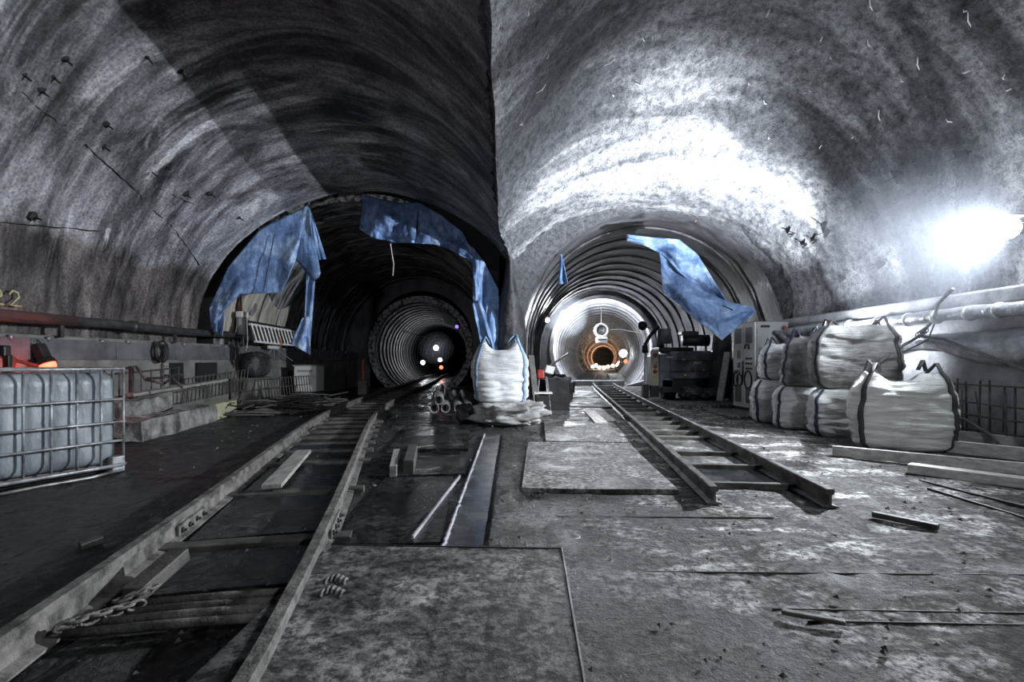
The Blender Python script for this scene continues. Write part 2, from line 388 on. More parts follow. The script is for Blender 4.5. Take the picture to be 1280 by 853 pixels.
# ------------------------------------------------------------------ cavern shell
def xcr(Y): return -0.24 + 0.22*ss(9.3, 11.0, Y)
Y0, Y1 = -4.0, 11.0
def zcrease(Y): return 3.2 + 0.25 * (11 - max(Y, 1.0))
def leftvault(Y):
    xl = -6.8; z0 = 1.5; b = 3.25 + 0.30 * (11 - max(Y, 0))
    s = (zcrease(Y) - z0) / b; a = (xcr(Y) - xl) / (1 + math.sqrt(1 - s*s))
    return xl, z0, a, b, PI - math.asin(s)
def rightvault(Y):
    xr = 6.05 + 0.5 * ss(10.7, 8.0, Y); z0 = 2.0
    b = 2.4 + 1.5 * ss(10.7, 7.2, Y) + 0.1 * max(0, 10.7 - max(Y, 0))
    s = min(0.97, (zcrease(Y) - z0) / b); a = (xr - xcr(Y)) / (1 + math.sqrt(1 - s*s))
    return xr, z0, a, b, PI - math.asin(s)
def lv_point(Y, t):
    xl, z0, a, b, tm = leftvault(Y); th = t * tm
    return Vector((xl + a*(1 - math.cos(th)), Y, z0 + b*math.sin(th)))
def rv_point(Y, t):
    xr, z0, a, b, tm = rightvault(Y); th = t * tm
    return Vector((xr - a*(1 - math.cos(th)), Y, z0 + b*math.sin(th)))
def surface(fn, NT_, NY, amp_big, amp_fine, sgn):
    rows = []; uvs = []
    ys = [Y0 + (Y1 - Y0) * (1 - (1 - i/NY)**1.35) for i in range(NY + 1)]
    for Y in ys:
        r = []; L = 0; prev = None
        for j in range(NT_ + 1):
            t = j / NT_; p = fn(Y, t)
            e = 0.01; du = fn(Y, min(1, t+e)) - fn(Y, max(0, t-e)); dv = fn(Y+0.05, t) - fn(Y-0.05, t)
            nn = du.cross(dv) * sgn; nn.normalize()
            if prev is not None: L += (p - prev).length
            prev = p
            d = amp_big * fbm(p, 0.55, 3) + amp_fine * fbm(p, 5.5, 4)
            if t > 0.94 and sgn < 0: d += (t - 0.94)/0.06*(0.10*abs(fbm(p, 6.0, 3)) + 0.05*abs(noise.noise(p*17)))
            r.append(p + nn * d); uvs.append((Y, L))
        rows.append(r)
    return rows, uvs
rows, uvs = surface(lv_point, 150, 150, 0.05, 0.008, 1)
mb = MB().quadgrid(rows); wall_left = struct(mb.build('wall_left', M['conc'], None, True, uvs))
rows, uvs = surface(rv_point, 330, 330, 0.11, 0.030, -1)
mb = MB().quadgrid(rows); wall_right = struct(mb.build('wall_right', M['shot'], None, True, uvs))

# tunnels beyond the fork
def cL(Y): return -3.5 - 0.045 * (Y - 11.3)
def cR(Y): return 3.12 + 0.075 * (Y - 11.3)
def horse(Y, c, r, z0, n=72):
    pts = [Vector((c - r, Y, -0.15)), Vector((c - r, Y, 0.6))]
    pts += [Vector((c - r*math.cos(PI*k/n), Y, z0 + r*math.sin(PI*k/n))) for k in range(n+1)]
    pts += [Vector((c + r, Y, 0.6)), Vector((c + r, Y, -0.15))]
    return pts
def tunnel(cf, r0, r1, z0, ya, yb, n):
    out = []
    for i in range(n+1):
        Y = lerp(ya, yb, i/n); r = lerp(r0, r1, i/n); rw = []
        for p in horse(Y, cf(Y), r, z0):
            d = Vector((p.x - cf(Y), 0, max(0, p.z - z0))).normalized()
            rw.append(p + d * (0.03*fbm(p, 1.4, 3) + 0.02*math.sin(Y*5.2)))
        out.append(rw)
    return out
tl = MB().quadgrid(tunnel(cL, 3.2, 3.1, 1.5, 11.5, 22.0, 60)).build('wall_left_tunnel', M['tunnel_l'], None, True); struct(tl)
tr = MB().quadgrid(tunnel(cR, 2.9, 2.75, 1.5, 11.3, 23.0, 60)).build('wall_right_tunnel', M['tunnel'], None, True); struct(tr)
# portal faces: strip from cavern arch to tunnel arch, left recess added, black to stand in for shade
def portal(fn, cf, r, z0, ya, yb, flip):
    n = 72; A = []; B = []
    for k in range(n+1):
        A.append(fn(Y1, k/n))
        th = PI * k / n
        B.append(Vector((cf(yb) + flip*(-r*math.cos(th)), yb, z0 + r*math.sin(th))))
    return A, B
A, B = portal(rv_point, cR, 2.9, 1.5, 11, 11.3, -1)
mid = []
for a, b in zip(A, B):
    p = a.lerp(b, 0.55); p.y = 11.05; mid.append(p)
A[0].z = 2.0
Ax = []
for k in range(73):
    a = rv_point(10.55, k/72); dd = a - Vector((2.9, 10.55, 2.0)); dd.y = 0; Ax.append(a + dd.normalized()*0.16)
struct(MB().quadgrid([Ax, A, mid, B]).build('wall_right_portal', M['shot'], None, True))
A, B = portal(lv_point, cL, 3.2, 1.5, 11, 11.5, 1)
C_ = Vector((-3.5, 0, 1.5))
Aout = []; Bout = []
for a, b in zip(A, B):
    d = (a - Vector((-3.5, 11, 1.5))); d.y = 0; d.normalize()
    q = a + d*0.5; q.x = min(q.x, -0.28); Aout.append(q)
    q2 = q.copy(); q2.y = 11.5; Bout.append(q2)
struct(MB().quadgrid([A, Aout, Bout]).build('wall_left_recess', M['black_shade'], None, False))
struct(MB().quadgrid([Bout, B]).build('wall_left_portal', M['black_shade'], None, False))
# pale ring edge of the left tunnel mouth
B2 = [p + Vector((0, -0.02, 0)) + (p - Vector((-3.5, 11.5, 1.5))).normalized()*0.2 for p in B[20:]]
B1 = [p + Vector((0, -0.04, 0)) for p in B[20:]]
MB().quadgrid([B2, B1]).build('mouth_ring', M['speckle'], tl, False, solid=0.05)

# pillar nose between the two tunnels
rows = []
for i in range(41):
    z = lerp(-0.1, 3.35, i/40); hw = lerp(0.36, 0.10, ss(1.6, 3.4, z)); rw = []
    for k in range(21):
        a = lerp(-1.0, 1.0, k/20); x = -0.04 + hw*a; y = 10.78 + 0.5*abs(a)**2.5
        rw.append(Vector((x, y + 0.05*fbm((x*3, 0, z*3), 1, 3), z)))
    rw = [Vector((-0.30, 22, z))] + rw + [Vector((0.30, 22, z))]
    rows.append(rw)
struct(MB().quadgrid(rows).build('wall_center', M['deep'], None, True))
# vault roof strips over pillar and back wall
MB().quadgrid([[(-9, Y0, -0.2), (9, Y0, -0.2)], [(-9, Y0, 9), (9, Y0, 9)]])
struct(MB().quadgrid([[(-9, Y0, -0.2), (9, Y0, -0.2)], [(-9, Y0, 9), (9, Y0, 9)]]).build('wall_back', M['conc'], None))

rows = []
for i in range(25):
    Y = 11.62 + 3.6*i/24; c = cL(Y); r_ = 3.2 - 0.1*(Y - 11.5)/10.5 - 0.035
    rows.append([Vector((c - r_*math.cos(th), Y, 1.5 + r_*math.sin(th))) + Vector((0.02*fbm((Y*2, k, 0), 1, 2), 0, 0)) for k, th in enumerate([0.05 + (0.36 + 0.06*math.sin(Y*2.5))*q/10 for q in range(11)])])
M['beige'] = simple('beige_lit_concrete', (0.62, 0.58, 0.50), (0.22, 0.20, 0.17), 2.2, 0.6, 0.4, stretch=(1, 2.6, 0.5), dist=0.02)
MB().quadgrid(rows).build('brightened_patch', M['beige'], tl, True)  # beige wall skin, made paler to stand in for strong lamp light
# ribs of the right tunnel
for i in range(10):
    Y = 12.4 + i*1.08; c = cR(Y)
    pts = [p for p in horse(Y, c, lerp(2.9, 2.75, (Y-11.3)/11.7) - 0.03, 1.5, 40)]
    MB().tube(pts, 0.035, 6, False).build('rib', M['darksteel'] if i % 3 else M['lining_dark'], tr, True)
for i in range(9):
    Y = 12.3 + i*1.12; c = cL(Y)
    pts = [p for p in horse(Y, c, lerp(3.2, 3.1, (Y-11.5)/10.5) - 0.02, 1.5, 40)]
    MB().tube(pts, 0.04, 6, False).build('rib', M['darksteel'] if i % 2 else M['lining_dark'], tl, True)

# bulkheads and ring-lined small tunnels
def annulus(Y, c_out, r_out, c_in, r_in, zin, n=72):
    o = horse(Y, c_out, r_out + 0.1, 1.5, n); o = o[2:-2]
    rin = [Vector((c_in - r_in*math.cos(PI*k/n), Y, zin + r_in*math.sin(PI*k/n))) for k in range(n+1)]
    low_o = [Vector((c_out - r_out - .1, Y, -0.9))] + o + [Vector((c_out + r_out + .1, Y, -0.9))]
    low_i = [Vector((c_in - r_in, Y, -0.9))] + rin + [Vector((c_in + r_in, Y, -0.9))]
    return [low_o, low_i]
ZR = 1.68
struct(MB().quadgrid(annulus(22.95, cR(23), 2.75, 4.03, 2.26, ZR)).build('wall_right_bulkhead', M['tunnel'], None))
struct(MB().quadgrid(annulus(21.95, cL(22), 3.1, -3.88, 2.2, 1.9)).build('wall_left_bulkhead', M['tunnel'], None))
def ax_right(Y): return interp([(23, 4.03), (29, 5.08), (46, 8.05), (85, 14.9), (120, 21.5)], Y)
def ax_left(Y): return interp([(22, -3.88), (33, -4.9), (38, -5.1), (48, -4.9), (60, -3.2)], Y)
def ring_mesh(r, L, n=40):
    rows = []
    for y, dr in ((0, 0.16), (0, 0.0), (0.06, 0.0), (0.09, 0.05), (L-0.09, 0.05), (L-0.06, 0.0), (L, 0.0), (L, 0.16)):
        rows.append([Vector(((r+dr)*math.cos(2*PI*k/n), y, (r+dr)*math.sin(2*PI*k/n))) for k in range(n)])
    mb = MB().quadgrid(rows, closed_u=True); return mb.mesh('lining_ring', None, False)
rm = {}
def rings(ax, r, z, ya, yb, L, parent, pick, lab):
    Y = ya; i = 0
    while Y < yb:
        m = pick(i, Y); key = (r, L, m.name)
        if key not in rm:
            me = ring_mesh(r, L); me.materials.append(m); rm[key] = me
        o = bpy.data.objects.new('lining_ring', rm[key]); COL.objects.link(o); o.parent = parent
        dx = (ax(Y+L) - ax(Y))/L
        o.location = (ax(Y), Y, z); o.rotation_euler = (0, 0, -math.atan(dx))
        Y += L*0.985; i += 1
trs = struct(MB().quadgrid([[(ax_right(Y) - 1.72, Y, 0.0), (ax_right(Y) + 1.72, Y, 0.0)] for Y in range(23, 121, 4)]).build('floor_right_tunnel', M['dustplate'], None))
rings(ax_right, 2.22, ZR, 23.0, 120, 1.5, trs, lambda i, Y: M['lining'] if Y < 30 else (M['tan'] if (45 < Y < 47 or Y > 62) else M['lining_dark']), '')  # paler near rings and tan deep rings put lamp light into the colour
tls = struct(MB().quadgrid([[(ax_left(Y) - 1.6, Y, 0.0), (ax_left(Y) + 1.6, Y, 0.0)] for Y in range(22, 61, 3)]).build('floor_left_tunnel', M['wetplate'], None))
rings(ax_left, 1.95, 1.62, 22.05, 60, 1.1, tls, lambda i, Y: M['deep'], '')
# speckled end ring of the left lining
n = 64; rr = []
for r_, y_ in ((2.22, 21.9), (2.22, 21.72), (1.96, 21.72), (1.96, 22.2)):
    rr.append([Vector((-3.88 + r_*math.cos(2*PI*k/n), y_, 1.65 + r_*math.sin(2*PI*k/n) + 0.0)) for k in range(n)])
MB().quadgrid(rr, closed_u=True).build('end_ring', M['speckle'], tls, False)
rr = []
for r_, y_ in ((2.36, 22.95), (2.36, 22.8), (2.2, 22.8), (2.2, 23.2)):
    rr.append([Vector((4.03 + r_*math.cos(2*PI*k/n), y_, ZR + r_*math.sin(2*PI*k/n))) for k in range(n)])
MB().quadgrid(rr, closed_u=True).build('end_ring', M['lining'], trs, False)
struct(MB().quadgrid([[(-20, 121, -3), (40, 121, -3)], [(-20, 121, 8), (40, 121, 8)]]).build('wall_far_end', M['tunnel'], None))

# ------------------------------------------------------------------ floor and plates
NXf, NYf = 300, 320; rows = []
for i in range(NYf+1):
    Y = 0.6 + 22.5 * (i/NYf)**2.0 if True else 0
    rw = []
    for j in range(NXf+1):
        u = j/NXf*2 - 1; X = u*(7.0 if Y > 5 else 5.5)
        z = 0.012*fbm((X, Y, 0), 1.3, 3) + 0.008*fbm((X, Y, 3), 7, 4)
        if -0.43 < X < -0.16 and 2.9 < Y < 7.8: z -= 0.05
        rw.append((X, Y, z))
    rows.append(rw)
floor = struct(MB().quadgrid(rows).build('floor', M['floor'], None, True))
MB().quadgrid([[(-7.2, Y0, -0.03), (7.2, Y0, -0.03)], [(-7.2, 0.7, -0.03), (7.2, 0.7, -0.03)]]).build('floor_rear', M['floor'], floor)
def plate(x0, x1, y0, y1, z=0.03, th=0.025, m='wetplate', rz=0.0, name='floor_plate', lab=None):
    cx, cy = (x0+x1)/2, (y0+y1)/2
    nx, ny = 10, 10; rows = []
    c, s_ = math.cos(rz), math.sin(rz)
    for i in range(ny+1):
        rw = []
        for j in range(nx+1):
            X = lerp(x0, x1, j/nx) - cx; Y = lerp(y0, y1, i/ny) - cy
            if i in (0, ny): Y += 0.006*noise.noise(Vector((X*4, cx, cy)))
            if j in (0, nx): X += 0.006*noise.noise(Vector((cx, Y*4, cy)))
            rw.append((cx + X*c - Y*s_, cy + X*s_ + Y*c, z + 0.006*noise.noise(Vector((X*1.5+cx, Y*1.5+cy, 1)))))
        rows.append(rw)
    o = MB().quadgrid(rows).build(name, M[m], floor, False)
    md = o.modifiers.new('solid', 'SOLIDIFY'); md.thickness = th; md.offset = -1
    if sum(p.normal.z for p in o.data.polygons) < 0: o.data.flip_normals()
    if lab: o['label'] = lab
    return o
plate(-1.08, 0.25, 1.0, 2.96, 0.07, 0.055, 'plate', R(-2), lab='mud-smeared steel plate in the foreground')
for (xa, ya, xb, yb) in ((0.4, 2.78, 3.4, 2.72), (1.2, 2.36, 2.9, 2.30), (1.3, 2.25, 2.7, 2.20), (0.2, 3.75, 1.9, 3.72)):
    MB().beam((xa, ya, 0.0), (xb, yb, 0.0), 0.006, 0.010).build('floor_seam', M['graf'], floor)
c_, s_ = math.cos(R(-2)), math.sin(R(-2))
def fp_pt(x, y): return Vector((-0.415 + (x+0.415)*c_ - (y-1.98)*s_, 1.98 + (x+0.415)*s_ + (y-1.98)*c_, 0.06))
MB().beam(fp_pt(0.252, 1.0), fp_pt(0.252, 2.955), 0.008, 0.035).build('plate_edge', M['galv'], floor)
MB().beam(fp_pt(-1.0, 2.955), fp_pt(0.252, 2.955), 0.008, 0.030).build('plate_edge', M['darksteel'], floor)
plate(-1.15, -0.50, 3.12, 4.9, 0.03, 0.025, 'wetplate', R(4))
plate(-1.45, -0.52, 5.0, 6.2, 0.028, 0.02, 'wetplate', R(6))
plate(-1.62, -0.62, 6.32, 8.5, 0.05, 0.04, 'wetplate', R(4))
plate(-2.2, -0.75, 8.7, 11.2, 0.03, 0.025, 'wetplate', R(8))
plate(-0.40, -0.18, 2.98, 7.75, 0.02, 0.02, 'drain', 0, 'drain_channel')
MB().tube([(-0.415 + 0.014*noise.noise(Vector((k*0.9, 0, 0))), 2.98 + k*0.04, 0.028) for k in range(119)], [0.012 + 0.012*abs(noise.noise(Vector((k*0.7, 3, 0)))) for k in range(119)], 5).build('drain_lip', M['kerb_r'], floor, True)
MB().beam((-0.62, 3.2, 0.035), (-0.5, 4.9, 0.035), 0.012, 0.03).build('floor_batten', M['kerb_r'], floor)
plate(0.15, 1.48, 4.38, 6.86, 0.045, 0.04, 'dustplate', R(-3))
plate(0.52, 1.62, 6.95, 9.3, 0.04, 0.035, 'dustplate', R(-3))
plate(0.55, 2.0, 9.5, 12.0, 0.03, 0.025, 'dustplate', R(-3))
plate(1.5, 1.72, 8.9, 11.0, 0.06, 0.03, 'wood_r', R(-3), 'board')
plate(0.75, 2.5, 12.2, 15.0, 0.03, 0.025, 'dustplate', R(-3))
plate(0.8, 2.7, 15.2, 18.5, 0.04, 0.025, 'dustplate', R(-4))
plate(3.9, 6.0, 11.9, 13.2, 0.10, 0.12, 'dustplate', R(-3), 'kerb_slab')
plate(4.3, 6.0, 10.0, 11.7, 0.04, 0.04, 'dustplate', R(-2))
for (a, b) in (((1160, 612), (1290, 652)), ((1150, 602), (1300, 640))):
    pa = G(*a); pb = G(*b); MB().beam(pa + Vector((0, 0, .004)), pb + Vector((0, 0, .004)), 0.02, 0.025).build('floor_batten', M['darksteel'], floor)

# ------------------------------------------------------------------ kerb walls
kl = struct(MB().box((-7.1, 9.0, 0.72), (1.0, 26.0, 1.56)).build('wall_left_kerb', M['kerb'], None, bevel=0.02))
Y = 1.0; i = 0
while Y < 21:
    pn = MB().box((-6.585, Y + 0.75, 1.30), (0.03, 1.485, 0.30)).build('panel', M['panel'], kl, bevel=0.004)
    for k in (0.25, 1.2):
        MB().lathe((-6.57, Y + k, 1.45), (1, 0, 0), [(0, 0.035), (0.03, 0.035), (0.035, 0.0)], 10).build('bolt', M['galv'], pn, True)
    Y += 1.5; i += 1
MB().box((-6.56, 9.98, 0.88), (0.05, 0.42, 0.42)).build('niche', M['black_shade'], kl)
MB().box((-6.55, 9.68, 0.88), (0.06, 0.12, 0.44)).build('niche_frame', M['wood'], kl, bevel=0.01)
MB().box((-6.56, 11.0, 0.88), (0.05, 0.7, 0.42)).build('niche', M['black_shade'], kl)
kr = struct(MB().box((6.65, 3.6, 0.93), (1.0, 15.3, 1.96)).build('wall_right_kerb', M['kerb_r'], None, bevel=0.03))
MB().box((6.08, 3.6, 1.93), (0.34, 15.3, 0.20)).build('ledge', M['kerb_r'], kr, bevel=0.03)
# left service pipe
pts = [(-6.52, y, 1.72 + 0.012*math.sin(y*1.7)) for y in [2 + 0.7*k for k in range(22)]]
sp = thing('service_pipe', 'long dark pipe with red patches running along the left kerb wall', 'pipe', (-6.52, 8, 1.65))
MB().tube(pts, 0.075, 14).build('pipe', M['darksteel'], sp, True)
MB().tube([(-6.52, 5.0, 1.722), (-6.52, 7.6, 1.722)], 0.079, 14).build('painted_length', M['rustpipe'], sp, True)
for y in (7.4, 9.9, 12.4): MB().box((-6.52, y, 1.60), (0.05, 0.06, 0.26)).build('bracket', M['darksteel'], sp)
for y in (4.4, 8.8, 13.2): MB().tube([(-6.52, y-0.05, 1.72), (-6.52, y+0.05, 1.72)], 0.10, 14).build('coupling', M['darksteel'], sp, True)
# right wrapped pipe
wp = thing('wrapped_pipe', 'silver wrapped pipe tied under the ledge of the right wall', 'pipe', (5.9, 6, 1.72))
pts = [(5.81 + 0.01*math.sin(y*3), y, 1.74 + 0.015*math.sin(y*2.1)) for y in [0.5 + 0.3*k for k in range(36)]]
MB().tube(pts, [0.085 + 0.008*math.sin(k*2.3) for k in range(36)], 14).build('pipe', M['foil'], wp, True)
for y in (5.6, 6.1, 6.5, 7.0, 7.5, 8.1, 8.8, 9.6):
    MB().tube([(5.81, y-0.015, 1.74), (5.81, y+0.015, 1.74)], 0.10, 14).build('tie', M['white'], wp, True)

# ------------------------------------------------------------------ railway tracks
TRL = [(0.3, -1.12), (1.75, -1.33), (3.0, -1.60), (4.2, -1.86), (6.0, -2.28), (8.2, -2.78), (10.5, -3.2), (13, -3.48), (17, -3.75), (21.3, -3.95), (25, -4.2), (33, -4.95), (42, -5.0)]
TRR = [(3.98, 2.02), (8, 2.44), (14, 3.05), (19.6, 3.63), (23, 4.05), (40, 7.0)]
def catmull(tab, y):
    # smooth interpolation of a table
    h = 0.8
    return (interp(tab, y-h) + 2*interp(tab, y) + interp(tab, y+h)) / 4
RAILP = [(-0.058, 0), (0.058, 0), (0.058, 0.010), (0.012, 0.022), (0.009, 0.095), (0.030, 0.106), (0.031, 0.136), (0.024, 0.143), (-0.024, 0.143), (-0.031, 0.136), (-0.030, 0.106), (-0.009, 0.095), (-0.012, 0.022), (-0.058, 0.010)]
def railcurve(fx, ys, off, sc_=1.0, ends=True):
    rows = []
    for y in ys:
        t = Vector((fx(y+0.1) - fx(y-0.1), 0.2, 0)).normalized(); nrm = Vector((t.y, -t.x, 0))
        c = Vector((fx(y), y, 0.012)) + nrm*off
        rows.append([c + nrm*(px*sc_) + Vector((0, 0, pz*sc_)) for px, pz in RAILP])
    mb = MB().quadgrid(rows, closed_u=True); m = len(RAILP)
    mb.f.append(tuple(range(m))); mb.f.append(tuple(len(mb.v)-m+k for k in reversed(range(m))))
    return mb
fL = lambda y: catmull(TRL, y)
fR = lambda y: interp(TRR, y)
lt = thing('railway_track', 'long curved narrow-gauge track running from the foreground into the left tunnel', 'railway track', (-1.9, 4, 0))
ysL = [0.4 + 0.22*k for k in range(45)] + [10.5 + 0.7*k for k in range(44)]
for sgn in (-1, 1):
    railcurve(fL, ysL, sgn*0.475, 1.05).build('rail', M['mudsteel'], lt, False)
def tpt(f, y, off, z):
    t = Vector((f(y+0.1) - f(y-0.1), 0.2, 0)).normalized(); nrm = Vector((t.y, -t.x, 0))
    return Vector((f(y), y, z)) + nrm*off
for y in (3.15, 4.35, 5.6, 6.3, 6.9, 7.5, 8.1, 8.7, 9.3, 9.9, 10.5, 11.2, 11.9, 12.6, 13.3, 14.0, 14.8, 15.6, 16.4, 17.2, 18, 19, 20, 21):
    MB().beam(tpt(fL, y, -0.62, 0.016), tpt(fL, y, 0.62, 0.016), 0.12, 0.05).build('sleeper', M['wetwood'], lt, bevel=0.008)
def fishplate(f, y, off, side, par):
    a = tpt(f, y-0.22, off + side*0.022, 0.06); b = tpt(f, y+0.22, off + side*0.022, 0.06)
    fp = MB().beam(a, b, 0.022, 0.07).build('fishplate', M['mudsteel'], par, bevel=0.004)
    d = (b - a).normalized(); nr = Vector((d.y, -d.x, 0)) * side
    for q in (0.1, 0.36, 0.64, 0.9):
        c = a.lerp(b, q) + nr*0.008
        o = MB().lathe(c, nr, [(0, 0.018), (0.016, 0.018), (0.018, 0.010), (0.032, 0.010), (0.033, 0)], 6).build('bolt', M['darksteel'], fp)
fishplate(fL, 3.55, -0.475, 1, lt); fishplate(fL, 3.3, 0.475, 1, lt); fishplate(fL, 8.2, -0.475, 1, lt)
for y in (2.25, 2.38):
    for k in range(5):
        p = tpt(fL, y + 0.03*math.sin(k), 0.58 + 0.022*k, 0.05)
        MB().tube(arcpts(p, 0.035, 0, 2*PI, 10, Vector((0, 1, 0)))[:-1], 0.008, 6, closed=True).build('clip', M['mudsteel'], lt, True)
for (y0, y1) in ((3.28, 4.25), (4.45, 5.5), (5.7, 6.9), (2.5, 3.05)):
    c = fL((y0+y1)/2); plate(c - 0.38, c + 0.38, y0, y1, 0.02, 0.015, 'wetplate', R(13))

rt = thing('railway_track', 'straight narrow-gauge track with cut rail ends leading into the right tunnel', 'railway track', (2.6, 8, 0))
ysR = [3.98 + 0.5*k for k in range(73)]
for sgn in (-1, 1): railcurve(fR, ysR, sgn*0.43, 1.0).build('rail', M['steel'], rt, False)
for y in (4.55, 5.35, 6.1, 7.3, 7.9, 8.5, 9.1, 9.8, 10.6, 11.5, 12.4, 13.4, 14.4, 15.5, 16.6, 17.8, 19, 20.2, 21.4):
    MB().beam(tpt(fR, y, -0.42, 0.03), tpt(fR, y, 0.42, 0.03), 0.06 if y < 7 else 0.13, 0.06).build('sleeper', M['steel'] if y < 7 else M['wetwood'], rt, bevel=0.006)
for y, o_ in ((9.6, -0.43), (10.4, 0.43)): fishplate(fR, y, o_, -1, rt)
for (y0, y1) in ((4.65, 5.28), (5.42, 6.0), (6.2, 7.2)):
    c = fR((y0+y1)/2); plate(c - 0.34, c + 0.34, y0, y1, 0.02, 0.015, 'wetplate' if y0 < 5 else 'plate', R(-6))

# rods and chain across the left track
for k in range(4):
    a = Vector((-1.80 + 0.035*k, 2.06 + 0.085*k, 0.045)); b = Vector((-0.98, 2.20 + 0.075*k, 0.05 + 0.006*(k % 2)))
    tag(MB().tube([a, a.lerp(b, .5) + Vector((0, 0, .004)), b], 0.020, 10).build('steel_rod', M['mudsteel'], None, True), ['nearest', 'second nearest', 'second farthest', 'farthest'][k] + ' of four muddy steel rods lying across the near end of the left track', 'rod', 'rods across the left track')
ch = thing('chain', 'short muddy chain beside the left rail at the rod ends', 'chain', (-1.75, 2.2, 0.05))
for k in range(12):
    c = Vector((-1.80 + 0.026*k*(1 if k < 7 else 0.4) , 2.06 + 0.03*k, 0.075 + 0.012*(k % 2)))
    ax = Vector((0.6, 0.8, 0)); ay = Vector((-0.8, 0.6, 0.0)) if k % 2 else Vector((0, 0, 1))
    MB().tube([c + ax*0.035*math.cos(a) + ay*0.02*math.sin(a) for a in [2*PI*q/10 for q in range(10)]], 0.0075, 6, closed=True).build('link', M['mudsteel'], ch, True)

# ------------------------------------------------------------------ loose timber
def timber(a, b, wd, ht, label, m='wood', group=None, roll=0.0, name='timber_plank'):
    L = (Vector(b)-Vector(a)).length
    return tag(MB().beam(a, b, wd, ht, roll).build(name, M[m], None, bevel=0.006), label, 'timber', group)
timber((-1.78, 2.40, 0.045), (-1.76, 2.72, 0.12), 0.10, 0.07, 'short splintered timber block propped between the left rails', 'wetwood', name='timber_block')
timber((-2.02, 4.3, 0.085), (-2.40, 5.9, 0.095), 0.16, 0.04, 'flat pale plank lying along the inside of the left rail', 'wood')
timber((-1.15, 4.95, 0.07), (-1.33, 5.9, 0.07), 0.07, 0.11, 'narrow timber block wedged against the right rail of the curved track', 'wood', name='timber_block')
timber((-1.02, 5.05, 0.09), (-1.16, 6.0, 0.09), 0.10, 0.14, 'square timber block standing beside the wedged block', 'wetwood', name='timber_block')
timber((-2.62, 3.10, 0.02), (-2.55, 3.19, 0.035), 0.07, 0.04, 'small lump of mud-covered wood left of the left rail', 'wetwood', name='timber_offcut')
timber((3.85, 6.15, 0.06), (6.0, 4.05, 0.10), 0.05, 0.12, 'long sawn plank on edge in front of the big white bag', 'wood_r')
timber((4.05, 5.22, 0.05), (5.6, 3.4, 0.05), 0.16, 0.09, 'thick flat plank nearest the camera at the right edge', 'wood_r')
timber((5.28, 6.55, 0.08), (6.02, 4.9, 0.12), 0.06, 0.15, 'dirty plank on edge touching the corner of the big white bag', 'wood_r')
timber((5.75, 6.75, 0.17), (6.05, 5.6, 0.19), 0.07, 0.12, 'plank furthest back, leaning at the foot of the rebar mesh', 'wood_r')
timber((2.62, 3.72, 0.03), (2.85, 3.42, 0.03), 0.05, 0.04, 'dark splintered offcut beside the cut rail end', 'wetwood', name='timber_offcut')
timber((1.2, 2.28, 0.03), (1.42, 2.18, 0.03), 0.035, 0.02, 'thin dark splinter lying on the open floor', 'wetwood', name='timber_offcut')
timber((4.15*1.27, 13.0, 0.1), (5.62, 13.35, 1.35), 0.16, 0.06, 'plank leaning up between the black duct and the white cabinet', 'wood_r')

# ------------------------------------------------------------------ IBC tank at the left edge
u = Vector((-0.42, -0.907, 0)); v = Vector((-0.907, 0.42, 0)); Cc = Vector((-4.0, 5.26, 0))
ib = thing('water_tank', 'caged cloudy plastic tank at the left edge of the view', 'tank', tuple(Cc))
rows = []
nU = 160; per = 2*(1.2+1.0)
for i in range(31):
    z = 0.10 + 0.92*i/30; e = min(1, min(i, 30-i)/3.0); inset = 0.05*(1-math.sin(e*PI/2))
    rw = []
    for k in range(nU):
        s_ = k/nU*per
        if s_ < 1.2: q, a0 = (s_, 0), 0
        elif s_ < 2.2: q, a0 = (1.2, s_-1.2), 1
        elif s_ < 3.4: q, a0 = (3.4-s_, 1.0), 2
        else: q, a0 = (0, 4.4-s_), 3
        cx, cy = q[0]-0.6, q[1]-0.5
        # fluted faces
        fl = 0.028*(abs(math.sin((q[0] if a0 in (0, 2) else q[1])*PI/0.2))**0.45 - 1)
        k_ = 1 - (0.035 + inset - fl*0.9)/0.5 + 0.01*noise.noise(Vector((cx*3, cy*3, z*3)))
        rw.append(Cc + u*(0.6 + cx*k_) + v*(0.5 + cy*k_) + Vector((0, 0, z)))
    rows.append(rw)
mb = MB().quadgrid(rows, closed_u=True); mb.f.append(tuple(reversed(range(nU)))); mb.f.append(tuple(len(mb.v)-nU+k for k in range(nU)))
mb.build('tank_body', M['ibc'], ib, True)
def pt(a, b, z): return Cc + u*a + v*b + Vector((0, 0, z))
for k in range(7):
    a = 0.0 + 0.2*k
    MB().tube([pt(a, -0.012, 0.06), pt(a, -0.016, 0.5), pt(a, -0.012, 1.06)], 0.012, 8).build('cage_bar', M['galv'], ib, True)
for k in range(1, 6):
    MB().tube([pt(-0.012, 0.2*k, 0.06), pt(-0.012, 0.2*k, 1.06)], 0.012, 8).build('cage_bar', M['galv'], ib, True)
for z in (0.08, 0.33, 0.52, 0.75, 1.06):
    loop = [pt(0.02, -0.03, z), pt(1.18, -0.03, z), pt(1.23, 0.02, z), pt(1.23, 0.98, z), pt(1.18, 1.03, z), pt(0.02, 1.03, z), pt(-0.03, 0.98, z), pt(-0.03, 0.02, z)]
    MB().tube(loop, 0.013 if z > 0.1 else 0.02, 8, closed=True).build('cage_hoop', M['galv'], ib, True)
MB().box(pt(0.05, 0.03, 0.09), (0.12, 0.12, 0.16), (0, 0, math.atan2(u.y, u.x))).build('foot', M['galv'], ib, bevel=0.01)
MB().box(pt(1.1, 0.03, 0.06), (0.12, 0.12, 0.12), (0, 0, math.atan2(u.y, u.x))).build('foot', M['galv'], ib, bevel=0.01)
